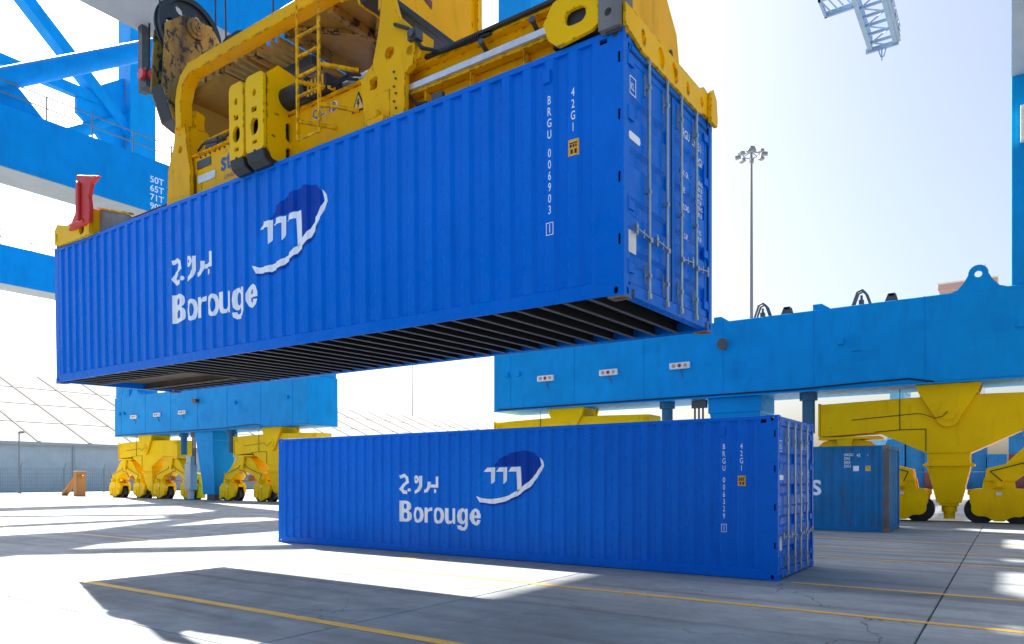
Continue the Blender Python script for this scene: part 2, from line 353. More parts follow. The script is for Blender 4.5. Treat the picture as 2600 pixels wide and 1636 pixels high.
# ------------------------------------------------------------------ containers
CL, CW, CH = 6.096, 1.219, 2.591
PITCH, Q = .278, (.072, .140, .210, .278)
OUT, INN = -CW+.006, -CW+.038
XA, XB = -CL+.16, CL-.262
NP = int((XB-XA)/PITCH); XS = XB-NP*PITCH-.03
def brk():
    pts = [(XA, OUT)]
    for k in range(NP):
        b = XS+k*PITCH
        pts += [(b+.047, OUT), (b+.094, INN), (b+.184, INN), (b+.231, OUT)]
    pts.append((XB, OUT)); return pts
BR = brk()
def prof(x):
    if x <= BR[0][0]: return OUT
    for (a, ya), (b, yb) in zip(BR, BR[1:]):
        if a <= x <= b: return ya+(yb-ya)*(x-a)/max(1e-9, b-a)
    return OUT
CUTS = [p[0] for p in BR]
side = lambda x, z: (x, prof(x)-.0035, z)
def build_container(label, number, group, loc, rot, full=True, mat='cblue', logo=True):
    t = thing('shipping_container', label, 'container', loc, rot, group)
    # corrugated long walls
    for sgn in (1, -1):
        mb = MB(); z0, z1 = .155, CH-.062
        n = len(BR); vs = [(x, sgn*y, z0) for x, y in BR]+[(x, sgn*y, z1) for x, y in BR]
        fs = [(i, i+1, n+i+1, n+i) for i in range(n-1)]
        mb.add(vs, fs)
        wall = obj('side_wall', mb, mat, t)
        if sgn == 1: front = wall
    obj('top_rail', MB().box(-CL+.17, CL-.17, -CW+.002, -CW+.062, CH-.066, CH-.006), mat, t, bevel=.006)
    obj('top_rail', MB().box(-CL+.17, CL-.17, CW-.062, CW-.002, CH-.066, CH-.006), mat, t)
    for s in (-1, 1):
        mb = MB().prism([(s*(CW-.001),.012),(s*(CW-.001),.150),(s*(CW-.030),.168),(s*(CW-.06),.168),(s*(CW-.06),.03),(s*(CW-.02),.012)], 'x', -CL+.17, CL-.17)
        obj('bottom_rail', mb, mat, t)
    # roof and closed front end
    mb = MB()
    n = 2*int((2*CL-.4)/.35); xs = [-CL+.12+(2*CL-.24)*i/n for i in range(n+1)]
    mb.add([(x,-CW+.05,CH-.03+(.018 if i%2 else 0)) for i,x in enumerate(xs)]+[(x,CW-.05,CH-.03+(.018 if i%2 else 0)) for i,x in enumerate(xs)], [(i,i+1,n+2+i,n+1+i) for i in range(n)])
    obj('roof', mb, mat, t)
    ys = [-CW+.10+(2*CW-.2)*i/16 for i in range(17)]; mb = MB(); n = 16
    mb.add([(-CL+(.02 if i%2 else .06), y, .15) for i,y in enumerate(ys)]+[(-CL+(.02 if i%2 else .06), y, CH-.07) for i,y in enumerate(ys)], [(i,i+1,n+2+i,n+1+i) for i in range(n)])
    mb.box(-CL+.005,-CL+.07,-CW+.16,CW-.16,.012,.155).box(-CL+.005,-CL+.07,-CW+.16,CW-.16,CH-.13,CH-.01)
    obj('end_wall', mb, mat, t)
    # corner posts with lashing slots at the door end
    for s in (-1, 1):
        mb = MB().box(-CL+.001, -CL+.165, min(s*CW,s*(CW-.16))+(.001 if s<0 else 0), max(s*CW,s*(CW-.16))-(.001 if s>0 else 0), .118, CH-.118)
        obj('corner_post', mb, mat, t, bevel=.008)
        holes = [rrect(CL-.062, CL-.036, z-.055, z+.055, .012, 2) for z in (.55, 1.15, 1.75, 2.3)]
        y0, y1 = (-CW, -CW+.012) if s < 0 else (CW-.012, CW)
        mb = MB().plate([(CL-.262,.118),(CL-.002,.118),(CL-.002,CH-.118),(CL-.262,CH-.118)], holes, 'y', y0, y1)
        mb.box(CL-.014, CL-.002, min(s*(CW-.012),s*(CW-.10)), max(s*(CW-.012),s*(CW-.10)), .118, CH-.118)
        mb.box(CL-.262, CL-.25, min(s*(CW-.012),s*(CW-.10)), max(s*(CW-.012),s*(CW-.10)), .118, CH-.118)
        p = obj('corner_post', mb, mat, t)
        obj('post_backing', MB().box(CL-.245, CL-.02, min(s*(CW-.05),s*(CW-.09)), max(s*(CW-.05),s*(CW-.09)), .13, CH-.13), 'cdark', p)
    # corner castings, hollow with real openings
    if full or True:
        for sx in (-1, 1):
            for sy in (-1, 1):
                for sz in (0, 1):
                    mb = MB(); zl, zh = (.0, .118) if sz == 0 else (CH-.118, CH)
                    a, b = sorted((sx*CL, sx*(CL-.178))); c, d = sorted((sy*CW, sy*(CW-.162)))
                    xf = (a, a+.026) if sx < 0 else (b-.026, b); yf = (c, c+.026) if sy < 0 else (d-.026, d)
                    zf = (zl, zl+.026) if sz == 0 else (zh-.026, zh); zc = (zl+zh)/2
                    xi = (a+.026, b) if sx < 0 else (a, b-.026); yi = (c+.026, d) if sy < 0 else (c, d-.026)
                    zi = (zl+.026, zh) if sz == 0 else (zl, zh-.026)
                    mb.plate([(a,zl),(b,zl),(b,zh),(a,zh)], [rrect((a+b)/2-.025,(a+b)/2+.025,zc-.036,zc+.036,.024)], 'y', *yf)
                    mb.plate([(yi[0],zl),(yi[1],zl),(yi[1],zh),(yi[0],zh)], [rrect((c+d)/2-.025,(c+d)/2+.025,zc-.036,zc+.036,.024)], 'x', *xf)
                    mb.plate([(xi[0],yi[0]),(xi[1],yi[0]),(xi[1],yi[1]),(xi[0],yi[1])], [rrect((a+b)/2-.06,(a+b)/2+.06,(c+d)/2-.032,(c+d)/2+.032,.03)], 'z', *zf)
                    cs = obj('corner_casting', mb, mat, t)
                    if sz == 0 and full:
                        obj('worn_edge', MB().plate([(a-.004,c-.004),(b+.004,c-.004),(b+.004,d+.004),(a-.004,d+.004)], [rrect((a+b)/2-.062,(a+b)/2+.062,(c+d)/2-.034,(c+d)/2+.034,.03)], 'z', zl-.012, zl-.001), 'rustedge', cs)
    # door end
    obj('door_header', MB().box(CL-.10, CL-.012, -CW+.15, CW-.15, CH-.155, CH-.012).box(CL-.012, CL-.004, -CW+.19, CW-.19, CH-.15, CH-.10), mat, t, bevel=.006)
    obj('door_sill', MB().box(CL-.12, CL-.004, -CW+.15, CW-.15, .020, .150), mat, t, bevel=.008)
    obj('sill_notch', MB().box(CL-.0045, CL-.001, -CW+.165, -CW+.235, .02, .095).box(CL-.0045, CL-.001, CW-.235, CW-.165, .02, .095), 'black', t)
    doors = []
    for s in (-1, 1):
        ya, yb = sorted((s*.006, s*(CW-.105)))
        px = CL-.030
        zb = [.160]
        pts = [(px, .165)]
        for zc in (.42, .92, 1.42, 1.92):
            pts += [(px, zc-.095), (px-.034, zc-.055), (px-.034, zc+.055), (px, zc+.095)]
        pts += [(px, CH-.165)]
        n = len(pts); mb = MB(); i0, i1 = ya+.085, yb-.085
        mb.add([(x, i0, z) for x, z in pts]+[(x, i1, z) for x, z in pts], [(i, i+1, n+i+1, n+i) for i in range(n-1)])
        mb.box(px-.045, px+.004, ya, i0, .16, CH-.16).box(px-.045, px+.004, i1, yb, .16, CH-.16)
        mb.box(px-.045, px+.006, i0-.0, i1, .157, .235).box(px-.045, px+.006, i0, i1, CH-.235, CH-.157)
        dr = obj('door', mb, mat, t); doors.append(dr)
        obj('gasket', MB().box(px-.02, px+.010, ya-.0, yb, .150, .162).box(px-.02, px+.010, ya, yb, CH-.164, CH-.152).box(px-.02, px+.011, yb-.006, yb+.006, .15, CH-.152).box(px-.02, px+.011, ya-.006, ya+.006, .15, CH-.152), 'gasket', dr)
        for zc in (.30, .92, 1.80, 2.33):
            yh = s*(CW-.10)
            obj('hinge', MB().cyl((CL-.012, yh, zc-.07), (CL-.012, yh, zc+.07), .020, n=8).box(CL-.024, CL-.004, min(yh, yh-s*.15), max(yh, yh-s*.15), zc-.045, zc+.045), mat, dr)
        for yr in ((.20, .66) if s > 0 else (-.20, -.66)):
            mb = MB().cyl((CL+.012, yr, .055), (CL+.012, yr, CH-.07), .0185, n=10)
            for zc in (.09, CH-.10): mb.box(CL-.004, CL+.030, yr-.026, yr+.026, zc-.028, zc+.028).box(CL-.004, CL+.020, yr-.044, yr-.028, zc-.045, zc+.045)
            for zc in (.30, 1.16, 2.22): mb.box(CL-.030, CL+.032, yr-.024, yr+.024, zc-.018, zc+.018)
            mb.box(CL-.028, CL-.012, yr-.055, yr-.020, 2.12, 2.34).box(CL-.028, CL-.012, yr-.055, yr-.020, .20, .40)
            obj('locking_rod', mb, 'galv', dr, smooth=True)
            yd = yr-.33 if yr < 0 else yr+.33
            if abs(yr) < .4: yd = yr-.30 if yr < 0 else yr+.30
            e = CL+.03
            mb = MB().beam((e, yr, .66), (e, yd, .69), .012, .030, (1,0,0)).box(e-.025, e+.008, yd-.022, yd+.022, .645, .735).box(e-.018, e+.012, yr-.03, yr+.03, .635, .685)
            mb.cyl((e, yd, .63), (e, yd, .755), .008, n=6).cyl((e, (yr+yd)/2, .64), (e, (yr+yd)/2, .72), .008, n=6)
            obj('door_handle', mb, 'galv', dr)
    # door markings
    face = lambda y, z: (CL-.0225, y, z)
    L, Rr = doors
    def dtext(body, h, y, z, par, xs=.75, bold=.01):
        decal('lettering', shift(text_tris(body, h, xs, bold), y, z), 'white', par, face)
    dtext('BRGU', .10, .26, 2.10, Rr); dtext(number[5:], .10, .60, 2.10, Rr, .6); dtext('42G1', .10, .72, 1.93, Rr)
    for k, a in enumerate(('MAX. GR.', '', 'TARE', '', 'PAYLOAD', '', 'CU. CAP.')):
        if a: dtext(a, .065, .24, 1.66-.095*k+(0 if k < 6 else -.14), Rr, .7)
    for k, a in enumerate(('32,500', '71,650', '3,750', '8,270', '28,750', '63,380', '67.7', '2,390')):
        dtext(a+(' KG' if k % 2 == 0 else ' LB'), .055, .72, 1.70-.075*k-(.14 if k > 5 else 0), Rr, .7)
    outl = MB().plate(rrect(-1.04,-.90,2.02,2.20,.005,1), [rrect(-1.03,-.91,2.03,2.19,.004,1)], 'x', CL-.0235, CL-.0225)
    obj('marking_frame', outl, 'white', L)
    decal('lettering', shift(text_tris('IICL', .07, .5, .01), -1.02, 2.07), 'white', L, face)
    obj('white_plate', MB().prism(rrect(-1.06,-.80,1.575,1.655,.035,5), 'x', CL-.0255, CL-.0225), 'white', L)
    obj('data_plate', MB().prism(rrect(-1.07,-.90,.46,.68,.006,1), 'x', CL-.0265, CL-.0225), 'boxwhite', L)
    # vertical number and size code on the wall
    tr = []; z = 2.165
    for ch in number:
        if ch == ' ': z -= .075; continue
        tr += centre(shift(text_tris(ch, .090, .62, .008), 0, z-.09), 5.248); z -= .1165
    decal('lettering', tr, 'white', front, side, CUTS)
    decal('digit_frame', holed_tris([(5.203,z),(5.292,z),(5.292,z+.130),(5.203,z+.130)], [[(5.211,z+.008),(5.284,z+.008),(5.284,z+.122),(5.211,z+.122)]]), 'white', front, side, CUTS)
    tr = []; z = 2.165
    for ch in '42G1': tr += centre(shift(text_tris(ch, .090, .62, .008), 0, z-.09), 5.530); z -= .1165
    decal('lettering', tr, 'white', front, side, CUTS)
    st = lambda x, zz: (x, prof(x)-.003, zz)
    decal('height_sticker', poly_tris([(5.470,1.480),(5.592,1.480),(5.592,1.645),(5.470,1.645)]), 'orange', front, st, CUTS)
    bars = []
    for (a, b, c, d) in ((5.485,5.577,1.60,1.612),(5.49,5.515,1.565,1.592),(5.525,5.545,1.565,1.592),(5.555,5.572,1.565,1.592),(5.50,5.525,1.50,1.545),(5.545,5.572,1.50,1.545)):
        bars += poly_tris([(a,c),(b,c),(b,d),(a,d)])
    decal('sticker_print', bars, 'black', front, lambda x, zz: (x, prof(x)-.0055, zz), CUTS)
    yv = prof(5.225)
    obj('vent', MB().box(5.18, 5.27, yv-.030, yv+.02, 2.29, 2.42), mat, t, bevel=.006)
    if logo: build_logo(front)
    # underside
    if full:
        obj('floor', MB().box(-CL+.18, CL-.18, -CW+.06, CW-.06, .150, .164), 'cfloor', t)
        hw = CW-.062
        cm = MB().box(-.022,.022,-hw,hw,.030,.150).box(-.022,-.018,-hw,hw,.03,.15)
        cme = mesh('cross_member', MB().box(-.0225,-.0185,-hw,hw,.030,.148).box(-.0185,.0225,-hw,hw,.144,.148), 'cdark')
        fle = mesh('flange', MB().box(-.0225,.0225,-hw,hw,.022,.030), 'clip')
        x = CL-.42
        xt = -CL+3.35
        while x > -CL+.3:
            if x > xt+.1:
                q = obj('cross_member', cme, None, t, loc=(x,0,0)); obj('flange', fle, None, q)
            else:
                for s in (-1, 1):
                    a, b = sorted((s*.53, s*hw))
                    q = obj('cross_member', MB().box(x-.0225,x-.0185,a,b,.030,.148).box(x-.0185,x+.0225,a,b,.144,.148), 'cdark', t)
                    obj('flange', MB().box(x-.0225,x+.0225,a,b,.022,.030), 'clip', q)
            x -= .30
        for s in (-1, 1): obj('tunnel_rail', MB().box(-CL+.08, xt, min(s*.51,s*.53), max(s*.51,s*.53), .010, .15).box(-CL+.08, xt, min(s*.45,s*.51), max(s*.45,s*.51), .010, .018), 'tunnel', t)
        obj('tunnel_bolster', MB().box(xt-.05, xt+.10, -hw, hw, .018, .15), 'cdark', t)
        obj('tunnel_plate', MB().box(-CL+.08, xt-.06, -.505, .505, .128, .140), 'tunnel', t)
    return t
def build_logo(front):
    sw = [(.183,1.249),(.283,1.119),(.61,1.094),(.865,1.138),(1.177,1.258),(1.481,1.438),(1.66,1.613),(1.792,1.841),(1.772,1.928),(1.704,2.003),(1.734,1.854),(1.63,1.693),(1.436,1.53),(1.284,1.421),(1.022,1.281),(.802,1.219),(.545,1.189),(.332,1.199)]
    m1 = [(.349,1.732),(.447,1.815),(.642,1.821),(.635,1.541),(.564,1.483),(.561,1.731)]
    m2 = [(.658,1.733),(.754,1.815),(.934,1.821),(.928,1.562),(.859,1.485),(.859,1.732)]
    m3 = [(.959,1.734),(1.059,1.82),(1.251,1.829),(1.287,1.431),(1.177,1.329),(1.161,1.735)]
    dk = [(.593,1.84),(.77,1.993),(1.022,2.099),(1.36,2.143),(1.601,2.085),(1.701,1.978),(1.719,1.842),(1.615,1.693),(1.436,1.538),(1.306,1.454),(1.269,1.841)]
    dl = [(.283,1.112),(.29,1.085),(.61,1.05),(.896,1.098),(1.208,1.218),(1.511,1.406),(1.70,1.59),(1.481,1.438),(1.177,1.258),(.865,1.138),(.61,1.094)]
    lt = [(.349,1.719),(.545,1.718),(.545,1.463),(.658,1.528),(.658,1.717),(.849,1.717),(.849,1.464),(.953,1.542),(.953,1.721),(1.146,1.725),(1.155,1.339),(.802,1.232),(.545,1.202),(.349,1.212),(.216,1.263),(.216,1.487)]
    low = lambda x, z: (x, prof(x)-.0025, z)
    decal('logo_shade', poly_tris(dk)+poly_tris(dl), 'navy', front, low, CUTS)
    decal('logo_ellipse', poly_tris(lt), 'lblue', front, low, CUTS)
    decal('logo_emblem', poly_tris(sw)+poly_tris(m1)+poly_tris(m2)+poly_tris(m3), 'white', front, lambda x, z: (x, prof(x)-.005, z), CUTS)
    txt = fit(borouge(.455), -1.930, .300)
    decal('lettering', shift(txt, 0, .660), 'white', front, side, CUTS)
    # the same name in Arabic script, cut as broad strokes
    A = path_tris([(-1.925,1.632),(-1.800,1.668),(-1.705,1.610),(-1.690,1.525),(-1.840,1.450),(-1.895,1.372),(-1.840,1.305),(-1.700,1.300)], .074)
    A += poly_tris(circ(-1.650,1.352,.038,.038,10))
    A += holed_tris(circ(-1.440,1.580,.074,.088,16), [circ(-1.440,1.580,.018,.026,8)])
    A += path_tris([(-1.330,1.655),(-1.330,1.440),(-1.385,1.345),(-1.490,1.298)], .070)
    A += path_tris([(-1.235,1.318),(-1.130,1.345),(-1.085,1.425),(-1.080,1.530)], .066)
    A += path_tris([(-1.046,1.440),(-.850,1.440),(-.850,1.640)], .066)
    A += poly_tris(circ(-.915,1.335,.045,.045,10))
    decal('lettering', A, 'white', front, side, CUTS)

HL, HR = (-6.197, -3.905, 3.44), (.0171, .0065, -.0075)
hang = build_container('blue corrugated container hanging from the yellow spreader, its dark underside showing', 'BRGU 006903 1', 'blue containers with white lettering', HL, HR)
grd = build_container('blue corrugated container standing on the concrete below the hanging one', 'BRGU 006329 1', 'blue containers with white lettering', (-CL, CW, 0), (0,0,0), full=False)

# weathered teal container
teal = thing('shipping_container', 'weathered teal container with rust and a white letter S behind the blue one', 'container', (-CL+.02, 13.43, 0))
def simple_container(t, mat, post=None, doors=True):
    post = post or mat
    for sgn in (1, -1):
        n = len(BR); vs = [(x, sgn*y, .155) for x, y in BR]+[(x, sgn*y, CH-.062) for x, y in BR]
        wl = obj('side_wall', MB().add(vs, [(i, i+1, n+i+1, n+i) for i in range(n-1)]), mat, t)
        if sgn == 1: f = wl
    for s in (-1, 1):
        obj('top_rail', MB().box(-CL+.17, CL-.17, min(s*CW,s*(CW-.06)), max(s*CW,s*(CW-.06)), CH-.068, CH-.006), mat, t)
        obj('bottom_rail', MB().box(-CL+.17, CL-.17, min(s*CW,s*(CW-.06)), max(s*CW,s*(CW-.06)), .012, .16), mat, t)
        for sx in (-1, 1):
            a, b = sorted((sx*(CL-.002), sx*(CL-.17))); c, d = sorted((s*(CW-.002), s*(CW-.16)))
            obj('corner_post', MB().box(a, b, c, d, .118, CH-.118), post if sx > 0 and s < 0 else mat, t, bevel=.01)
            for z0 in (0, CH-.118):
                a2, b2 = sorted((sx*CL, sx*(CL-.178))); c2, d2 = sorted((s*CW, s*(CW-.162)))
                obj('corner_casting', MB().box(a2, b2, c2, d2, z0, z0+.118), 'rustedge' if post != mat else mat, t, bevel=.01)
    obj('roof', MB().box(-CL+.12, CL-.12, -CW+.05, CW-.05, CH-.04, CH-.02), mat, t)
    for s in (-1, 1): obj('corner_panel', MB().box(CL-.275, CL-.165, min(s*(CW-.006),s*(CW-.03)), max(s*(CW-.006),s*(CW-.03)), .158, CH-.064), mat, t)
    mb = MB()
    ys = [-CW+.15+(2*CW-.3)*i/20 for i in range(21)]
    for sx in (-1, 1):
        mb.add([(sx*(CL-(.03 if i%4 < 2 else .065)), y, .15) for i, y in enumerate(ys)]+[(sx*(CL-(.03 if i%4 < 2 else .065)), y, CH-.12) for i, y in enumerate(ys)], [(i,i+1,22+i,21+i) for i in range(20)])
        a, b = sorted((sx*(CL-.01), sx*(CL-.09)))
        mb.box(a, b, -CW+.15, CW-.15, .015, .155).box(a, b, -CW+.15, CW-.15, CH-.13, CH-.012)
    obj('end_wall', mb, mat, t)
    return f
f = simple_container(teal, 'teal', 'tealpost')
decal('lettering', shift(text_tris('S', .46, 1.05, .03), 3.92, 1.10), 'white', f, side, CUTS)
tr = []
for k, a in enumerate(('HAGU', '2241', '5603', '22G1')): tr += shift(text_tris(a, .085, .8, .01), 4.86, 2.28-.115*k)
decal('lettering', tr, 'white', f, side, CUTS)
decal('lettering', shift(text_tris('45', .10, .8, .01), 5.22, 2.25)+shift(text_tris('1', .10, .8, .01), 5.50, 2.28), 'white', f, side, CUTS)
decal('height_sticker', poly_tris([(5.46,1.82),(5.60,1.82),(5.60,1.98),(5.46,1.98)]), 'orange', f, side, CUTS)
decal('white_plate', poly_tris([(5.12,1.82),(5.28,1.82),(5.28,1.98),(5.12,1.98)]), 'white', f, side, CUTS)
obj('vent', MB().box(5.50, 5.60, -CW-.02, -CW+.03, 2.33, 2.44), 'teal', teal)

# ------------------------------------------------------------------ quay cranes
def build_crane(label, cx, left_beam):
    # local origin: x middle of the crane, y on the waterside rail
    t = thing('quay_crane', label, 'crane', (cx, 19.5, 0), group='blue quay cranes on the rail')
    GA = -35.0                                  # landside rail
    FY, BY = -1.1, 1.4
    for y in (0, GA):
        sb = obj('sill_beam', MB().box(-12.05, 12.05, FY+y, BY+y, 5.07, 8.2), 'crane', t, bevel=.03)
        obj('bottom_plate', MB().box(-12.03, 12.03, FY+y-.06, BY+y+.06, 5.02, 5.069), 'crane', sb)
        if y == 0:
            for x in (-11.0, -7.3, -3.7, -.1, 3.5, 7.3, 10.6): obj('weld_seam', MB().box(x-.018, x+.018, FY-.014, FY+.002, 5.07, 8.2), 'patchblue', sb)
            # padeye, stops, hose hoops and small brackets along the top edge
            pe = [(-.85,0),(-.62,.08),(-.42,.32),(-.30,.55)]+[(.30*math.cos(R(a)), .58+.30*math.sin(R(a))) for a in range(170, 9, -20)]+[(.30,.55),(.42,.32),(.62,.08),(.85,0)]
            for px in (8.93, -8.93): obj('padeye', MB().plate([(px+a, 8.195+b) for a, b in pe], [circ(px, 8.195+.56, .12, n=12)], 'y', FY+.02, FY+.12), 'crane', sb)
            for px in (3.67, -.3, -4.3, -8.4): obj('stop_bracket', MB().prism([(px-.2,8.2),(px+.45,8.2),(px+.12,8.43),(px-.2,8.43)], 'y', FY+.05, FY+.55), 'crane', sb)
            for px in (1.45, 5.15, -2.3):
                mb = MB()
                for yy in (FY+.15, FY+.45):
                    mb.tube([(px-.28,yy,8.2),(px-.10,yy,8.72),(px+.06,yy,8.78),(px+.20,yy,8.62),(px+.34,yy,8.2)], .045, 6)
                mb.tube([(px+.02,FY+.3,8.2),(px+.02,FY+.3,8.6)], .05, 6)
                mb.box(px-.06, px+.10, FY+.2, FY+.4, 8.2, 8.42)
                obj('hose_hoop', mb, 'steel', sb)
            for px in (2.45, 6.2):
                obj('clamp_bracket', MB().prism([(px-.22,8.2),(px+.22,8.2),(px+.14,8.50),(px-.10,8.50)], 'y', FY+.1, FY+.18).prism([(px-.22,8.2),(px+.22,8.2),(px+.14,8.50),(px-.10,8.50)], 'y', FY+.35, FY+.43).box(px-.08,px+.1,FY+.1,FY+.43,8.40,8.48), 'steel', sb)
            for px in (-8.84, -5.41, -1.96):
                lb = obj('light_box', MB().prism(rrect(px-.46, px+.46, 6.36, 6.64, .03, 2), 'y', FY-.16, FY-.02), 'boxwhite', sb, bevel=.01)
                obj('bracket', MB().box(px-.40, px+.40, FY-.02, FY+.002, 6.40, 6.60).tube([(px,FY-.05,6.36),(px+.02,FY-.06,6.22),(px+.1,FY-.02,6.10),(px+.08,FY,5.95)], .018, 6), 'steel', lb)
                for dx, mt in ((-.27,'lens'),(0,'redlamp'),(.27,'lens')):
                    obj('lens', MB().cyl((px+dx,FY-.16,6.5),(px+dx,FY-.185,6.5),.085,.07,n=12), mt, lb)
            obj('horn', MB().cyl((.0,FY,7.27),(.0,FY-.12,7.27),.10,n=12).cyl((.0,FY-.12,7.27),(.0,FY-.36,7.20),.11,.24,n=14).box(-.05,.05,FY-.02,FY+.01,7.0,7.4), 'steel', sb)
            for px in (-11.2, -10.5, 4.5, 10.1): obj('lifting_lug', MB().prism([(px-.10,6.75),(px+.12,6.75),(px+.10,6.98),(px-.02,6.98)], 'y', FY-.12, FY+.002), 'crane', sb)
            for (px, pz, a, b) in ((3.9,6.55,.22,.28),(5.0,6.75,.25,.32),(5.35,6.25,.5,.2),(.6,6.1,.3,.35),(1.3,5.9,.3,.25),(9.6,6.9,.28,.25),(7.0,7.2,.35,.2),(-3.4,7.4,.4,.2)): obj('paint_patch', MB().prism(rrect(px-a,px+a,pz-b,pz+b,.06,3), 'y', FY-.003, FY+.001), 'patchblue', sb)
            obj('cable_tray', MB().tube([(-11.7,FY-.03,5.12),(2.9,FY-.03,5.14),(5.3,FY-.05,5.22),(6.8,FY-.05,5.25),(7.6,FY-.05,5.08)], .03, 6), 'black', sb)
        # middle pedestal
        if y == 0:
            sec = lambda z, a, b: [(.3-a,.15-b,z),(.3+a,.15-b,z),(.3+a,.15+b,z),(.3-a,.15+b,z)]
            obj('pedestal', MB().loft([sec(.42,.72,.62), sec(1.2,.78,.66), sec(4.35,1.05,.98), sec(4.4,1.12,1.02), sec(5.02,1.12,1.02)]), 'crane', t, bevel=.02)
            obj('pedestal_foot', MB().box(-.2,.8,-.3,.6,.03,.42), 'steel', t)
            for px in (-2.8, 3.2): obj('jacking_post', MB().cyl((px,-.55,5.02),(px,-.55,4.72),.34,n=14).cyl((px,-.55,4.72),(px,-.55,3.4),.24,n=14), 'jackblue', t, smooth=True)
            obj('pipe_bundle', MB().box(-1.6,-.95,-.75,-.55,4.66,5.0).cyl((-1.48,-.65,4.7),(-1.48,-.65,2.6),.045,n=8).cyl((-1.30,-.65,4.7),(-1.30,-.65,2.6),.045,n=8).cyl((-1.12,-.65,4.7),(-1.12,-.65,2.6),.045,n=8), 'steel', t)
            obj('cabinet', MB().box(-1.95,-1.2,-1.0,-.45,.75,2.7).box(-1.85,-1.25,-.95,-.5,2.7,3.25).box(-1.75,-1.35,-.9,-.6,.05,.75), 'greyunder', t, bevel=.02)
    # wheel sets below the waterside sill
    for bx in (-7.95, 8.0):
        eq = [(-4.35,4.48),(-4.30,4.52),(-1.2,4.60),(1.2,4.60),(4.30,4.52),(4.35,4.48),(4.35,3.24),(2.3,3.34),(.68,2.52),(-.68,2.52),(-2.3,3.34),(-4.35,3.24)]
        e = obj('equalizer_beam', MB().prism([(bx+a,z) for a,z in eq], 'y', -.62, .62), 'bogie', t, bevel=.025)
        for s in (-1, 1): obj('flange_plate', MB().box(min(bx+s*4.40,bx+s*2.25),max(bx+s*4.40,bx+s*2.25),-.68,.68,3.12,3.22), 'bogie', e)
        obj('end_flange', MB().box(bx-4.42,bx-4.36,-.66,.66,3.24,4.56), 'bogie', e)
        for s in (-1, 1): obj('end_ring', MB().plate(circ(bx+s*4.12,4.30,.13,n=12), [circ(bx+s*4.12,4.30,.075,n=12)], 'y', -.66, -.622), 'bogie', e)
        br = [(-1.02,5.02),(-.92,4.72)]+[(-.40*math.cos(R(a))*1.0, 3.92-.46*math.sin(R(a))) for a in range(15, 166, 15)]+[(.92,4.72),(1.02,5.02)]
        for (ya, yb) in ((-.80,-.66),(.66,.80)): k = obj('pin_bracket', MB().prism([(bx+a,z) for a,z in br], 'y', ya, yb), 'bogie', t, bevel=.015)
        k2 = obj('pin_cover', MB().cyl((bx,-.80,4.0),(bx,-.85,4.0),.30,n=20).cyl((bx,-.85,4.0),(bx,-.88,4.0),.10,n=12), 'bogie', t, smooth=True)
        obj('bracket_web', MB().box(bx-.9,bx+.9,-.66,.66,4.62,5.02), 'bogie', t)
        obj('grease_line', MB().tube([(bx,-.89,4.02),(bx-.15,-.9,3.85),(bx-.4,-.85,3.78),(bx-.75,-.75,3.95),(bx-1.0,-.64,4.0),(bx-3.2,-.64,3.86)], .014, 5).tube([(bx-1.55,-.64,4.95),(bx-1.55,-.64,3.42),(bx-2.4,-.64,3.36)], .014, 5).tube([(bx-1.55,-.64,3.42),(bx-.7,-.64,3.42),(bx-.7,-.64,2.6)], .014, 5), 'black', t)
        sec = lambda z, a, b: [(bx-a,-b,z),(bx+a,-b,z),(bx+a,b,z),(bx-a,b,z)]
        nk = obj('anchor_column', MB().loft([sec(.70,.38,.36), sec(2.05,.68,.56), sec(2.05,.80,.64), sec(2.13,.80,.64), sec(2.13,.66,.56), sec(2.53,.66,.58)]), 'bogie', t, bevel=.012)
        mb = MB()
        for k in range(7): mb.cyl((bx-.72+.24*k,-.58,2.13),(bx-.72+.24*k,-.58,2.17),.03,n=6).cyl((bx-.72+.24*k,-.58,2.05),(bx-.72+.24*k,-.58,2.01),.03,n=6)
        obj('flange_bolts', mb, 'bogie', nk)
        mb = MB()
        for k in range(9): mb.cyl((bx+.24*math.cos(R(180+22.5*k)),-.44,1.05+.24*math.sin(R(180+22.5*k))),(bx+.24*math.cos(R(180+22.5*k)),-.475,1.05+.24*math.sin(R(180+22.5*k))),.014,n=6)
        obj('column_bolts', mb, 'bogie', nk)
        obj('anchor_pin', MB().cyl((bx,0,.70),(bx,0,.38),.26,.25,n=16).cyl((bx,0,.38),(bx,0,.12),.20,.18,n=16).box(bx-.30,bx+.30,-.3,.3,.60,.70), 'bogie', nk, smooth=True)
        for s in (-1, 1):
            cx = bx+s*3.45
            rk = [(-2.35,1.50),(-2.30,1.95),(-1.75,2.10),(-1.15,2.75),(-.80,3.05),(-.45,3.12),(.45,3.12),(.80,3.05),(1.15,2.75),(1.75,2.10),(2.30,1.95),(2.35,1.50),(1.45,1.50),(1.05,1.85),(.35,2.05),(-.35,2.05),(-1.05,1.85),(-1.45,1.50)]
            r_ = obj('rocker_beam', MB().prism([(cx+a,z) for a,z in rk], 'y', -.50, .50), 'bogie', t, bevel=.02)
            obj('rocker_pin', MB().cyl((cx,-.50,2.72),(cx,-.57,2.72),.24,n=16).cyl((cx,-.57,2.72),(cx,-.60,2.72),.08,n=10), 'bogie', r_, smooth=True)
            obj('rocker_lug', MB().prism([(cx-.30,3.14),(cx+.30,3.14),(cx+.10,2.30),(cx-.10,2.30)], 'y', -.66, -.56), 'bogie', r_)
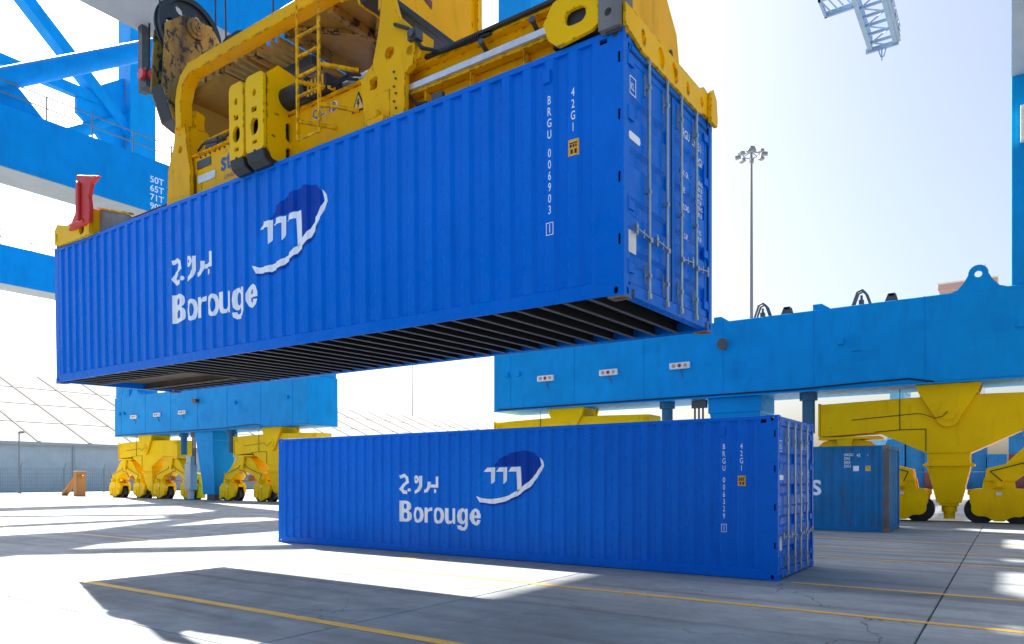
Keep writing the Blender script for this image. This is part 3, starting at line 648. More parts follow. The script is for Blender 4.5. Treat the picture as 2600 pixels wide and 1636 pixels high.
            for q in (-1, 1):
                tx = cx+q*1.93
                bd = [(-.86,.72),(-.90,1.06),(-.78,1.22),(-.50,1.24),(-.44,1.62),(.44,1.62),(.50,1.24),(.78,1.22),(.90,1.06),(.86,.72),(.68,.30),(.34,.22),(.14,.08),(-.14,.08),(-.34,.22),(-.68,.30)]
                tk = obj('bogie_truck', MB().prism([(tx+a,z) for a,z in bd], 'y', -.46, -.24).prism([(tx+a,z) for a,z in bd], 'y', .24, .46).box(tx-.22,tx+.22,-.24,.24,.5,1.38).box(tx-.95,tx+.95,-.24,.24,1.0,1.20), 'bogie', t, bevel=.012)
                for wq in (-1, 1):
                    wx = tx+wq*.56
                    wh = obj('wheel', MB().cyl((wx,-.11,.47),(wx,.11,.47),.44,n=28).cyl((wx,-.19,.47),(wx,-.11,.47),.50,n=28).cyl((wx,.11,.47),(wx,.19,.47),.50,n=28), 'grease', t, smooth=True)
                    mb = MB().cyl((wx,-.46,.52),(wx,-.50,.52),.27,n=20)
                    for k in range(8): mb.cyl((wx+.21*math.cos(R(45*k)),-.50,.52+.21*math.sin(R(45*k))),(wx+.21*math.cos(R(45*k)),-.52,.52+.21*math.sin(R(45*k))),.02,n=6)
                    obj('bearing_cap', mb, 'bogie', tk)
                obj('side_rib', MB().prism([(tx-.07,.95),(tx+.07,.95),(tx+.015,.15),(tx-.015,.15)], 'y', -.50, -.462), 'bogie', tk)
            for q in (-1, 1):
                gx = cx+q*1.93
                obj('gearbox', MB().box(gx-.16,gx+.16,-.60,-.465,1.26,1.56).cyl((gx,-.60,1.41),(gx,-.72,1.41),.11,n=12), 'bogie', t, bevel=.01)
                obj('brake_hose', MB().tube([(gx+.1,-.66,1.50),(gx+.25*q,-.62,1.85),(cx+.5*q,-.56,2.35),(cx+.2*q,-.60,2.6)], .02, 5), 'black', t)
                obj('warning_plate', MB().box(gx-.09,gx+.09,-.504,-.501,1.0,1.12), 'boxwhite', t)
            ox = cx+s*2.95
            obj('rail_sweep', MB().box(min(ox,ox+s*.25),max(ox,ox+s*.25),-.3,.3,.12,1.0), 'bogie', t, bevel=.02)
            obj('drive_motor', MB().cyl((cx-.9*s,-.2,1.62),(cx-.35*s,-.2,1.62),.2,n=14).box(cx-.45,cx+.45,-.35,.35,1.38,1.48).tube([(cx-.35*s,-.45,1.7),(cx-.1*s,-.5,2.1),(cx+.5*s,-.52,2.2)], .04, 6), 'orangesteel', t)
    # legs, portal beams and bracing
    for s in (-1, 1):
        xa, xb = sorted((s*9.88, s*11.98)); xm = 11.5 if s > 0 else -10.95
        for y in (0, GA):
            lg = obj('leg', MB().box(xa, xb, FY+.06+y, BY-.06+y, 8.2, 18.6).box(xa+.05, xb-.05, FY+.2+y, BY-.2+y, 18.6, 47.0), 'crane', t, bevel=.03)
            if y == 0:
                mb = MB()
                for k in range(40): mb.box(xa+1.05, xa+1.5, FY-.16, FY-.13, 9+.4*k, 9.03+.4*k)
                mb.tube([(xa+1.05,FY-.15,8.3),(xa+1.05,FY-.15,25)], .025, 6).tube([(xa+1.5,FY-.15,8.3),(xa+1.5,FY-.15,25)], .025, 6)
                for k in range(12): mb.tube([(xa+1.05+.225-.34*math.cos(R(a)), FY-.15-.62*math.sin(R(a)), 10.5+1.1*k) for a in range(0, 181, 30)], .018, 5)
                obj('ladder', mb, 'crane', lg)
                obj('junction_box', MB().box(xa+.25,xa+.85,FY-.2,FY+.05,13.0,14.2), 'boxwhite', lg, bevel=.02)
        pa, pb, pz, pt = left_beam if s < 0 else (9.90, 12.02, 15.35, 18.15)
        pbm = obj('portal_beam', MB().box(pa, pb, GA+BY-.1, FY+.1, pz+.04, pt), 'crane', t, bevel=.03)
        obj('underside', MB().box(pa-.02, pb+.02, GA+BY, FY+.05, pz, pz+.039), 'greyunder', pbm)
        mb = MB()
        for yy in range(0, 32, 2): mb.tube([(pb-.08,-2.0-yy,pt),(pb-.08,-2.0-yy,pt+1.1)], .04, 6)
        for zz in (pt+.55, pt+1.08): mb.tube([(pb-.08,-1.5,zz),(pb-.08,-33,zz)], .032, 6)
        obj('handrail', mb, 'fence', pbm)
        tb = obj('lower_brace', MB().cyl((xm,-20.2,17.7),(xm,-.3,31.4),.47,n=20).cyl((xm,-20.2,17.7),(xm,GA+.3,29.5),.47,n=20), 'crane', t, smooth=True)
        obj('tie_beam', MB().box(xm-.3,xm+.3,GA+BY-.3,FY+.3,31.2,32.0), 'crane', t)
        obj('upper_brace', MB().beam((xm,-.2,29.5),(xm,-17.6,45.5),.9,1.1,(1,0,0)), 'crane', t)
        obj('gusset', MB().prism([(-1.0,27.2),(-1.0,34.2),(-2.6,33.0),(-4.6,31.1),(-4.6,30.0),(-3.2,29.0),(-2.0,27.6)], 'x', xm-.2, xm+.2), 'crane', t)
        obj('gusset', MB().prism([(-24.6,18.0),(-15.8,18.0),(-17.0,19.2),(-18.6,19.9),(-21.8,19.9),(-23.4,19.2)], 'x', xm-.25, xm+.25), 'crane', t)
    for y in (0, GA): obj('top_beam', MB().box(-12.3,12.3,y-.6,y+.8,44.6,46.6), 'crane', t)
    # boom: twin girders with lattice ties, reaching out over the water
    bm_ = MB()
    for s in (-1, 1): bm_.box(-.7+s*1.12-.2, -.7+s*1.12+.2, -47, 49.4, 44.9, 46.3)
    boom = obj('boom', bm_, 'boomhaze', t)
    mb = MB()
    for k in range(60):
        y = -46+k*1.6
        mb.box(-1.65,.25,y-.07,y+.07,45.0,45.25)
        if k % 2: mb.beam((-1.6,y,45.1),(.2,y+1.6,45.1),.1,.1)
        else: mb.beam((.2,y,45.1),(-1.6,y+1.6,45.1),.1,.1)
    obj('lattice', mb, 'boomhaze', boom)
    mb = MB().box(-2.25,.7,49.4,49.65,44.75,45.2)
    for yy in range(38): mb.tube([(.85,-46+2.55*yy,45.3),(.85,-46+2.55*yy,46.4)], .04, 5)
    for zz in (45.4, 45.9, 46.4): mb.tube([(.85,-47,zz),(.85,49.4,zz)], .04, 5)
    obj('walkway', mb.box(.45,.9,-47,49.4,44.95,45.05), 'boomhaze', boom)
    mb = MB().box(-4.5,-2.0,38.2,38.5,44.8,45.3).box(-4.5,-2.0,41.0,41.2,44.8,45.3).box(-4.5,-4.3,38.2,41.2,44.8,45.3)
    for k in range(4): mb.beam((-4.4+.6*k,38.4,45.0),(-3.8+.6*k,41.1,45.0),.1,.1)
    obj('service_platform', mb, 'boomhaze', boom)
    obj('tip_fixture', MB().tube([(-.8,49.5,44.8),(-.8,49.5,43.6)], .07, 6).tube([(-1.1,49.5,44.8),(-.9,49.5,44.0),(-.6,49.5,44.0),(-.4,49.5,44.8)], .06, 6), 'boomhaze', boom)
    # load sign on the inner portal beam
    pb = 12.02
    for k, a in enumerate(('50T', '65T', '71T', '90T')):
        decal('load_sign', shift(text_tris(a, .34, 1.0, .012), -11.2, 16.95-.46*k), 'white', pbm, lambda u, v: (pb+.004, u, v))
    # hanging signal lamp
    lx, lz = left_beam[0]+.25, left_beam[2]; ly = -20.9
    lp = obj('lamp_rod', MB().box(lx-.1,lx+.1,ly-.1,ly+.1,lz-1.75,lz), 'steel', t)
    obj('lamp_cable', MB().tube([(lx+.28,ly,lz),(lx+.28,ly,lz-1.1),(lx+.22,ly,lz-1.5)], .025, 6), 'black', lp)
    obj('signal_lamp', MB().box(lx+.10,lx+.42,ly-.16,ly+.16,lz-1.75,lz-1.25), 'grease', lp)
    obj('lamp_lens', MB().cyl((lx+.27,ly-.16,lz-1.42),(lx+.27,ly-.24,lz-1.42),.14,n=12), 'redlamp', lp)
    obj('lamp_lens', MB().cyl((lx+.42,ly,lz-1.42),(lx+.50,ly,lz-1.42),.14,n=12), 'redlamp', lp)
    return t
build_crane('blue crane whose long low beam crosses the right side above yellow wheel sets', -6.9, (-9.33,-7.50,13.6,17.1))
build_crane('blue crane farther left with a 50T 65T 71T sign and braced legs', -45.6, (-12.02,-9.90,15.35,18.15))

# ------------------------------------------------------------------ spreader and head block (laid out around the hanging container)
def off(mb):
    mb.v = [(x-HL[0], y-HL[1], z-HL[2]) for x, y, z in mb.v]; return mb
def sobj(name, mb, mat, parent, **k): return obj(name, off(mb), mat, parent, **k)
sp = thing('container_spreader', 'yellow telescopic spreader locked onto the roof of the hanging container', 'spreader', HL, HR)
MY, NY = -4.85, -2.96                                   # front and back faces of the main frame
# main frame: two side boxes tied across
sb = sobj('side_frame', MB().box(-8.52,-3.30,MY,MY+.42,6.10,6.78).box(-8.50,-3.32,MY-.05,MY+.46,6.781,6.81), 'yellow', sp, bevel=.012)
sobj('side_frame', MB().box(-8.52,-3.30,NY-.42,NY,6.10,6.78), 'yellow', sp, bevel=.012)
for x in (-8.3, -6.9, -5.4, -3.7): sobj('cross_tie', MB().box(x-.15,x+.15,MY+.42,NY-.42,6.2,6.7), 'yellowold', sp)
# towers that carry the head block
lt = [(-8.56,6.06),(-7.86,6.06),(-7.86,6.62),(-7.92,6.80),(-7.98,7.28),(-8.02,7.40),(-8.26,7.44),(-8.33,7.05),(-8.50,6.70)]
sobj('lift_lug', MB().plate(lt, [circ(-8.13,6.95,.055,n=12)], 'y', MY-.10, MY-.03), 'yellow', sp, bevel=.006)
sobj('lift_lug', MB().box(-8.30,-7.95,MY-.03,MY+.30,6.4,7.3), 'yellow', sp)
sobj('end_recess', MB().box(-7.845,-7.835,MY-.02,MY-.004,6.2,6.5), 'steel', sp)
rt = [(-3.80,6.02),(-3.12,6.02),(-3.10,6.58),(-2.96,6.66),(-2.92,7.02),(-3.22,7.32),(-3.34,7.72),(-3.48,7.72),(-3.56,7.20),(-3.66,6.86),(-3.88,6.72)]
tw = sobj('tower', MB().plate(rt, [circ(-3.36,6.90,.07,n=14), rrect(-3.70,-3.58,6.54,6.68,.03)], 'y', MY-.14, MY-.06), 'yellow', sp, bevel=.006)
sobj('tower_web', MB().box(-3.45,-3.30,MY-.06,MY+.5,6.1,7.3).box(-3.85,-3.72,MY-.055,MY+.4,6.1,6.6), 'yellow', tw)
sobj('tower_recess', MB().box(-3.62,-3.36,MY-.147,MY-.141,6.12,6.46), 'yellow', tw)
sobj('pin_block', MB().box(-3.70,-3.40,MY-.22,MY-.141,6.04,6.14).cyl((-3.55,MY-.19,6.13),(-3.55,MY-.19,6.22),.05,n=10), 'yellow', tw, bevel=.01)
sobj('hook_plate', MB().prism([(-3.30,6.66),(-2.90,6.70),(-2.84,6.84),(-2.98,6.98),(-3.12,6.92),(-3.30,7.05)], 'y', MY-.1, MY+.05).cyl((-3.02,MY-.14,6.82),(-3.02,MY+.08,6.82),.06,n=10).box(-3.2,-3.02,MY-.02,MY+.3,6.95,7.15), 'yellow', tw)
rail_w = lambda x0, x1, y, zt: MB().box(x0,x1,y,y+.30,zt-.035,zt).box(x0,x1,y+.10,y+.20,6.08,zt-.035).box(x0,x1,y,y+.30,6.045,6.08)
tb = sobj('telescopic_beam', rail_w(-3.30,-.55,MY+.02,6.73), 'yellow', sp)
sobj('top_strip', MB().box(-3.28,-.80,MY-.03,MY+.34,6.731,6.765), 'grease', tb)
sobj('slide_rail', MB().box(-3.25,-.72,MY-.06,MY+.06,6.40,6.475), 'rail', tb, bevel=.006)
sobj('rail_shelf', MB().box(-3.25,-.72,MY-.02,MY+.10,6.36,6.399), 'yellow', tb)
for x in (-2.9, -2.2, -1.45):
    sobj('stiffener', MB().prism([(x-.01,6.08),(x+.01,6.08),(x+.01,6.36),(x-.01,6.36)], 'y', MY+.0, MY+.12), 'yellow', tb)
for x in (-2.05, -1.35): sobj('grease_nipple', MB().cyl((x,MY+.12,6.60),(x+.03,MY-.02,6.63),.028,n=10).cyl((x+.03,MY-.02,6.63),(x+.035,MY-.04,6.635),.04,n=10), 'steel', tb)
mb = MB()
for k in range(24): mb.box(-2.75+.03*k,-2.737+.03*k,MY-.045,MY-.031,6.70,6.735)
sobj('bellows', mb, 'grease', tb)
sobj('telescopic_beam', rail_w(-3.30,-.55,NY-.32,6.73), 'yellow', sp)
for y in (MY+.02, NY-.32):
    q = sobj('telescopic_beam', rail_w(-11.95,-8.52,y,6.22), 'yellow', sp)
    sobj('top_strip', MB().box(-11.9,-8.54,y-.02,y+.32,6.221,6.235), 'grease', q)
# end beam over the doors
ho = [circ(y, 6.075, .050, .075, 14) for y in (-4.74,-3.56)]+[circ(y, 6.075, .085, .105, 16, .3) for y in (-4.30,-3.94)]+[circ(-3.12,6.10,.04,.06,12)]
eo = [(-5.14,6.02),(-4.95,5.985),(-4.75,5.93),(-3.25,5.93),(-3.02,5.985),(-2.86,5.985),(-2.84,6.20),(-2.92,6.28),(-3.05,6.30),(-3.20,6.23),(-5.14,6.23)]
eb = sobj('end_beam', MB().plate(eo, ho, 'x', -.10, -.07).box(-.12,-.101,-5.1,-2.9,5.99,6.2).box(-.46,-.10,-5.12,-2.88,6.20,6.228), 'yellowclean', sp)
sobj('beam_shadow_box', MB().box(-.46,-.12,-5.08,-2.90,5.985,6.195), 'grease', eb)  # black box stands in for the shade behind the end plate
gs = [(-5.05,6.235),(-3.52,6.235),(-3.46,6.32),(-3.56,6.72),(-3.92,7.05),(-5.05,7.05)]
gb = sobj('end_gusset', MB().prism(gs, 'x', -.42, -.20), 'yellow', sp, bevel=.012)
sobj('gusset_bolt', MB().cyl((-.20,-3.75,6.42),(-.185,-3.75,6.42),.035,n=10), 'grease', gb)
# corner housing at the doors
hs = [(-.92,6.12),(-.80,6.02),(-.42,6.06),(-.34,6.10),(-.34,6.52),(-.44,6.60),(-.86,6.48),(-.98,6.30)]
cn = sobj('corner_housing', MB().plate(hs, [rrect(-.72,-.48,6.18,6.34,.075)], 'y', -5.19, -5.14), 'yellowclean', sp, bevel=.006)
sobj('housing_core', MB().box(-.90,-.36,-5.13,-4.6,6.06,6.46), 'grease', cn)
wc = sobj('worn_corner', MB().plate([(-.335,6.005),(-.105,6.005),(-.105,6.60),(-.335,6.60)], [circ(-.23,6.16,.04,n=12), circ(-.21,6.42,.07,.05,12)], 'y', -5.20, -5.15).box(-.335,-.112,-5.149,-4.9,6.0,6.58), 'greyplate', sp)
sobj('twist_lock', MB().box(-.28,-.12,-5.15,-4.99,5.975,6.02).cyl((-.2,-5.07,5.9),(-.2,-5.07,6.0),.045,n=10), 'steel', sp)
for y in (-5.07, -2.82):
    for x in (-12.2, -.2):
        sobj('lock_pin', MB().cyl((x,y,5.94),(x,y,6.12),.05,n=10), 'steel', sp)
sobj('corner_guide', MB().prism([(-2.93,5.93),(-2.72,5.93),(-2.70,6.02),(-2.74,6.25),(-2.85,6.34),(-2.93,6.28)], 'x', -.068, -.02), 'yellowclean', sp, bevel=.008)
def flipper(x, y, z, par, s=1.0):
    fp = [(-.42,0),(.40,0),(.44,.25),(.40,.45),(.50,.66),(.76,.74),(-.06,.94),(-.08,.55),(-.14,.25)]
    f_ = sobj('flipper', MB().prism([(x+a*s, z+b*s) for a, b in fp], 'y', y, y+.07).prism([(x-.02*s,z+.1*s),(x+.10*s,z+.1*s),(x+.12*s,z+.75*s),(x+.02*s,z+.8*s)], 'y', y-.05, y-.001), 'red', par, bevel=.015)
    sobj('flipper_arm', MB().cyl((x-.30*s,y+.05,z+.06),(x+.2*s,y+.05,z+.06),.07,n=12), 'red', f_)
flipper(-11.02, -5.24, 6.20, sp, 1.0)
# far-end corner: housing, dirty plate, end beam
cn = sobj('corner_housing', MB().plate([(-12.14,6.06),(-11.98,6.03),(-10.95,6.01),(-10.72,6.02),(-10.72,6.46),(-11.0,6.44),(-11.6,6.34),(-12.02,6.44),(-12.14,6.34)], [circ(-11.05,6.17,.10,n=14), rrect(-12.08,-12.02,6.12,6.28,.02,2)], 'y', -5.18, -5.12), 'yellowclean', sp, bevel=.006)
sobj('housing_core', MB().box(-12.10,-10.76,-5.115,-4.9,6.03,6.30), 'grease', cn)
sobj('housing_side', MB().box(-10.76,-10.70,-5.20,-4.6,6.02,6.48), 'yellow', cn)
sobj('dirty_plate', MB().prism([(-10.69,6.05),(-9.45,6.04),(-9.70,6.20),(-10.69,6.50)], 'y', -5.02, -4.98), 'greyplate', sp)
sobj('plate_rim', MB().beam((-10.69,-5.0,6.51),(-9.60,-5.0,6.20),.10,.03), 'yellow', sp)
sobj('end_beam', MB().box(-12.20,-11.85,-5.10,-2.80,6.03,6.40), 'yellow', sp)
# two folded twin-lift units in the middle
for (xa, xb) in ((-6.26,-5.92),(-5.87,-5.46)):
    xm = (xa+xb)/2
    fo = rrect(xa, xb, 6.16, 7.24, .09, 4)
    u_ = sobj('twin_lift_unit', MB().plate(fo, [circ(xm,6.52,.085,.115,16), circ(xm,6.98,.035,.05,12), rrect(xm-.05,xm+.05,6.72,6.79,.015,2), rrect(xm-.05,xm+.05,6.28,6.33,.012,2)], 'y', -5.30, -5.25), 'yellowclean', sp, bevel=.008)
    so = [(-5.249,6.20),(-5.16,6.08),(-4.95,6.02),(-4.70,6.08),(-4.55,6.25),(-4.55,7.20),(-4.68,7.36),(-5.05,7.40),(-5.22,7.24)]
    ov = [rrect(-4.93,-4.78,6.40,6.66,.05), rrect(-4.93,-4.78,6.10,6.30,.05), circ(-4.86,6.78,.035,.035,10), rrect(-5.12,-5.05,6.70,6.72,.008,1), rrect(-5.17,-5.10,6.38,6.40,.008,1)]
    sobj('side_cheek', MB().plate(so, ov, 'x', xb-.03, xb-.002), 'yellowclean', u_, bevel=.006)
    sobj('side_cheek', MB().plate(so, ov, 'x', xa+.002, xa+.03), 'yellowclean', u_)
    sobj('top_cap', MB().prism([(-5.245,7.215),(-5.05,7.345),(-4.75,7.305),(-4.64,7.15),(-4.7,7.15),(-4.78,7.27),(-5.04,7.31),(-5.2,7.2)], 'x', xa+.031, xb-.031), 'yellowclean', u_)
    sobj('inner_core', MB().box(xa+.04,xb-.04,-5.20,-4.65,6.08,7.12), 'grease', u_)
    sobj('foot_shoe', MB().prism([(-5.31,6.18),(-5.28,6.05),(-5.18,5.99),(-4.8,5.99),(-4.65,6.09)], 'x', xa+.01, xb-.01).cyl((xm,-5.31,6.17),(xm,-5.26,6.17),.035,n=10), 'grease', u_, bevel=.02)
# drive motor, ladder, plates and writing on the front side
mo = sobj('hydraulic_motor', MB().cyl((-5.55,-4.9,6.98),(-4.95,-4.9,6.98),.15,n=16).box(-5.3,-4.9,-4.95,-4.6,6.81,6.90).box(-4.95,-4.55,-4.98,-4.7,6.82,7.05), 'grease', sp, smooth=False)
sobj('motor_cap', MB().cyl((-5.70,-4.95,6.92),(-5.55,-4.95,6.92),.11,.14,n=14), 'yellow', mo)
for k in range(5): sobj('hazard_stripe', MB().box(-4.93+.075*k,-4.895+.075*k,-4.985,-4.981,6.83,7.04), 'yellow', mo)
mb = MB()
for x in (-4.80, -4.37): mb.box(x-.022,x+.022,-5.26,-5.235,6.62,7.58)
for k in range(4): mb.beam((-4.79,-5.245,6.68+.26*k),(-4.38,-5.245,6.68+.26*k),.03,.03)
for x in (-4.80, -4.37): mb.tube([(x,-5.25,7.55),(x,-5.25,8.6)], .014, 6)
lad = sobj('ladder', mb, 'yellow', sp)
mb = MB().beam((-4.80,-5.245,6.66),(-4.80,-5.245,6.10),.04,.03).beam((-4.37,-5.245,6.66),(-4.37,-5.245,6.10),.04,.03).beam((-4.8,-5.245,6.12),(-4.37,-5.245,6.12),.03,.03)
for z in (6.46, 6.98): mb.beam((-4.36,-5.24,z),(-4.05,-4.86,z-.02),.035,.045).beam((-4.79,-5.24,z-.1),(-4.5,-4.86,z-.12),.035,.045)
sobj('ladder_bracket', mb, 'yellow', lad)
fy = lambda dy: (lambda x, z: (x-HL[0], MY-dy-HL[1], z-HL[2]))
sobj('grey_plate', MB().prism(rrect(-7.80,-7.42,6.57,6.70,.01,1), 'y', MY-.012, MY-.002), 'steel', sb)
sobj('white_plate', MB().prism(rrect(-7.78,-7.30,6.34,6.46,.01,1), 'y', MY-.012, MY-.002), 'boxwhite', sb)
decal('lettering', shift(text_tris('stinis', .30, .95, .025), -7.16, 6.40), 'txtblue', sb, fy(.004))
decal('lettering', shift(text_tris('LONGLIFE', .06, .9, .008), -7.08, 6.26), 'txtblue', sb, fy(.004))
decal('lettering', shift(text_tris('QC 12', .135, 1.0, .02), -4.98, 6.58), 'boxwhite', sb, fy(.003))
decal('lettering', shift(text_tris('QC 12', .125, 1.0, .004), -4.975, 6.585), 'txtblue', sb, fy(.006))
tri = [(-4.19,6.44),(-3.93,6.44),(-4.06,6.70)]
sobj('warning_sign', MB().prism(tri, 'y', MY-.008, MY-.003), 'black', sb)
tri2 = [(-4.155,6.462),(-3.965,6.462),(-4.06,6.655)]
sobj('warning_sign', MB().prism(tri2, 'y', MY-.011, MY-.0085), 'hazard', sb)
sobj('warning_sign', MB().prism([(-4.07,6.60),(-4.04,6.60),(-4.055,6.55),(-4.03,6.55),(-4.075,6.48),(-4.065,6.53),(-4.09,6.53)], 'y', MY-.013, MY-.0115), 'black', sb)
sobj('side_panel', MB().box(-7.80,-6.70,MY+.10,MY+.14,6.815,7.02).box(-7.80,-6.70,MY+.06,MY+.18,7.02,7.05), 'yellow', sp, bevel=.008)
mb = MB()
for k in range(9): mb.cyl((-6.85+.02*k,MY+.05+.01*k,6.82),(-6.85+.03*k,MY+.1,7.0-.01*k),.03,n=6)
sobj('hose_cluster', mb, 'grease', sp)
sobj('oil_pipe', MB().tube([(-5.0,MY+.2,7.0),(-3.95,MY+.2,7.02)], .05, 8), 'rail', sp)

for k, (x0, x1, z) in enumerate(((-7.75,-6.45,6.86),(-5.5,-4.05,6.86),(-5.5,-4.0,6.90))):
    sobj('hydraulic_hose', MB().tube([(x0,MY-.02,z),(x0+.2,MY-.05,z+.05),((x0+x1)/2,MY-.06,z-.02),(x1-.2,MY-.05,z+.04),(x1,MY-.02,z-.02)], .018, 6), 'black', sp)
sobj('hydraulic_hose', MB().tube([(-3.25,MY-.16,7.2),(-3.0,MY-.18,7.05),(-2.85,MY-.12,6.80),(-2.6,MY-.02,6.72),(-1.9,MY,6.70)], .022, 6), 'black', sp)
sobj('hydraulic_hose', MB().tube([(-3.32,MY-.02,6.58),(-3.0,MY-.05,6.2),(-2.7,MY-.03,6.15),(-2.2,MY+.02,6.2)], .02, 6), 'black', sp)
for k in range(10): sobj('bolt', MB().cyl((-7.7+.13*k,MY-.002,6.745),(-7.7+.13*k,MY-.02,6.745),.016,n=6), 'steel', sb)
for k in range(7): sobj('bolt', MB().cyl((-3.28+.03*(k%2),MY-.142,6.10+.09*k),(-3.28+.03*(k%2),MY-.16,6.10+.09*k),.014,n=6), 'steel', tw)
sobj('valve_box', MB().box(-7.62,-7.30,MY+.02,MY+.1,6.83,6.98).cyl((-7.2,MY+.05,6.82),(-7.2,MY+.05,6.96),.05,n=10), 'steel', sp)
sobj('sensor_box', MB().box(-2.75,-2.58,MY-.06,MY-.01,6.10,6.24), 'steel', sp)
sobj('work_lamp', MB().box(-3.0,-2.86,MY-.2,MY-.08,6.90,7.02).cyl((-2.93,MY-.2,6.96),(-2.93,MY-.23,6.96),.05,n=10), 'steel', sp)

# head block with rope sheaves
hb = thing('head_block', 'weathered yellow head block with rope sheaves above the spreader', 'head block', HL, HR)
FYB, BYB = -5.0, -2.9
bar = [(-8.18,7.26),(-8.02,7.28),(-8.03,7.72),(-7.95,7.92),(-7.76,8.04),(-3.62,8.04),(-3.62,8.22),(-7.80,8.22),(-8.04,8.08),(-8.15,7.90),(-8.19,7.7)]
f1 = sobj('side_bar', MB().prism(bar, 'y', FYB, FYB+.22), 'yellow', hb, bevel=.015)
sobj('side_bar', MB().prism(bar, 'y', BYB-.22, BYB), 'yellow', hb, bevel=.015)
pl = [(-5.14,8.0),(-4.96,7.50),(-4.70,7.40),(-3.20,7.40),(-2.94,7.50),(-2.76,8.0),(-2.84,9.0),(-3.15,9.30),(-3.62,9.32),(-3.80,9.12),(-4.10,9.12),(-4.25,9.32),(-4.75,9.28),(-5.07,9.0)]
def sheaves(x0, x1, mat, pl, cz=9.12):
    ep = sobj('end_plate', MB().prism(pl, 'x', x0-.02, x0+.02).prism(pl, 'x', x1-.02, x1+.02), mat, hb, bevel=.01)
    e2 = MB()
    for (a, b), (c, d) in zip(pl[:6], pl[1:6]): e2.beam(((x0+x1)/2,a,b),((x0+x1)/2,c,d),x1-x0-.04,.03,(0,0,1)) if abs(a-c) > .05 and False else e2.add([(x0+.03,a,b),(x1-.03,a,b),(x1-.03,c,d),(x0+.03,c,d)],[(0,1,2,3)])
    sobj('edge_plate', e2, 'grease', ep)
    for yc in (-4.56, -3.36):
        for side_x in (x0-.02, x1+.02):
            dx = -.05 if side_x < (x0+x1)/2 else .05
            sobj('sheave_pin', MB().cyl((side_x,yc,cz),(side_x+dx,yc,cz),.17,n=20).cyl((side_x+dx,yc,cz),(side_x+dx*1.6,yc,cz),.11,n=16).cyl((side_x+dx*1.6,yc,cz),(side_x+dx*2.0,yc,cz),.05,n=10), mat, ep, smooth=True)
        xm = (x0+x1)/2
        ow = circ(yc, cz, .54, n=40); hl = [circ(yc+.34*math.cos(R(60*k)), cz+.34*math.sin(R(60*k)), .085, n=10) for k in range(6)]
        sh = sobj('sheave', MB().plate(ow, hl, 'x', xm-.045, xm+.045), 'grease', hb)
        sobj('sheave_rim', MB().plate(circ(yc,cz,.56,n=40), [circ(yc,cz,.47,n=40)], 'x', xm-.09, xm-.046).plate(circ(yc,cz,.56,n=40), [circ(yc,cz,.47,n=40)], 'x', xm+.046, xm+.09), 'grease', sh)
        for s in (-1, 1): sobj('hoist_rope', MB().cyl((xm,yc+s*.5,cz),(xm,yc+s*.55,43.8),.016,n=6), 'rope', hb)
sheaves(-8.66, -8.32, 'yellowold', pl)
plr = [(-5.10,8.25),(-4.92,7.75),(-3.42,7.75),(-3.10,8.06),(-2.86,8.32),(-2.84,9.0),(-3.15,9.30),(-4.75,9.28),(-5.07,9.0)]
sheaves(-3.96, -3.58, 'yellow', plr)
sobj('bottom_edge', MB().box(-3.57,-3.53,-4.94,-3.44,7.72,7.79), 'grease', hb)
sobj('edge_rib', MB().box(-3.575,-3.50,-3.02,-2.92,8.12,9.0), 'yellow', hb)
sobj('label_plate', MB().prism([(-4.22,8.10),(-3.98,8.02),(-3.97,8.12),(-4.21,8.20)], 'x', -3.556, -3.548), 'farred', hb)
# deck panels and cross beams seen from below
for k, (xa, xb) in enumerate(((-5.55,-4.72),(-4.66,-3.70))):
    sobj('deck_panel', MB().box(xa,xb,FYB+.24,BYB-.24,8.10,8.13), 'platebrown', hb)
for x in (-8.15, -7.25, -6.45, -5.62, -4.69, -3.68): sobj('cross_beam', MB().box(x-.05,x+.05,FYB+.22,BYB-.22,7.98,8.2), 'yellowold', hb)
sobj('diagonal_brace', MB().beam((-5.5,FYB+.25,8.06),(-3.75,BYB-.25,8.06),.06,.06).beam((-3.75,FYB+.25,8.05),(-5.5,BYB-.25,8.05),.06,.06), 'yellowold', hb)
sobj('inner_panel', MB().box(-8.29,-8.26,FYB+.23,BYB-.23,7.42,8.1), 'platebrown', hb)
sobj('inner_shelf', MB().prism([(-8.25,7.86),(-7.2,7.98),(-7.2,8.03),(-8.25,8.02)], 'y', FYB+.3, BYB-.3), 'platebrown', hb)
for k in range(9): sobj('grating_bar', MB().box(-7.15+.16*k,-7.09+.16*k,FYB+.24,BYB-.24,7.97,8.06), 'platebrown', hb)
sobj('cable_duct', MB().box(-7.2,-5.65,-4.3,-4.1,7.82,7.96).box(-7.2,-5.65,-3.6,-3.5,7.86,7.96), 'steel', hb)
sobj('guard_hoop', MB().tube([(-4.32,-5.0,8.6),(-4.32,-5.0,8.0),(-4.24,-4.98,7.86),(-4.12,-4.96,7.86),(-4.02,-4.95,8.0),(-4.02,-4.95,8.6)], .016, 6), 'yellow', hb)
sobj('lock_link', MB().box(-3.56,-3.40,FYB+.02,FYB+.2,7.5,8.05), 'yellow', hb)
sobj('lock_link', MB().box(-8.16,-7.98,FYB+.225,FYB+.4,7.2,7.6), 'yellow', hb)

# trolley that carries the hoist ropes
tl = thing('crane_trolley', 'blue trolley under the boom high above the container', 'trolley', (-6.2,-3.9,43.0))
obj('trolley_frame', MB().box(-3.2,3.2,-2.2,2.2,.8,1.6).box(-1.4,1.4,-2.6,2.6,1.6,1.88), 'crane', tl)
for s in (-1, 1): obj('drum_house', MB().box(s*2.45-.4,s*2.45+.4,-1.8,1.8,.2,.8), 'crane', tl)

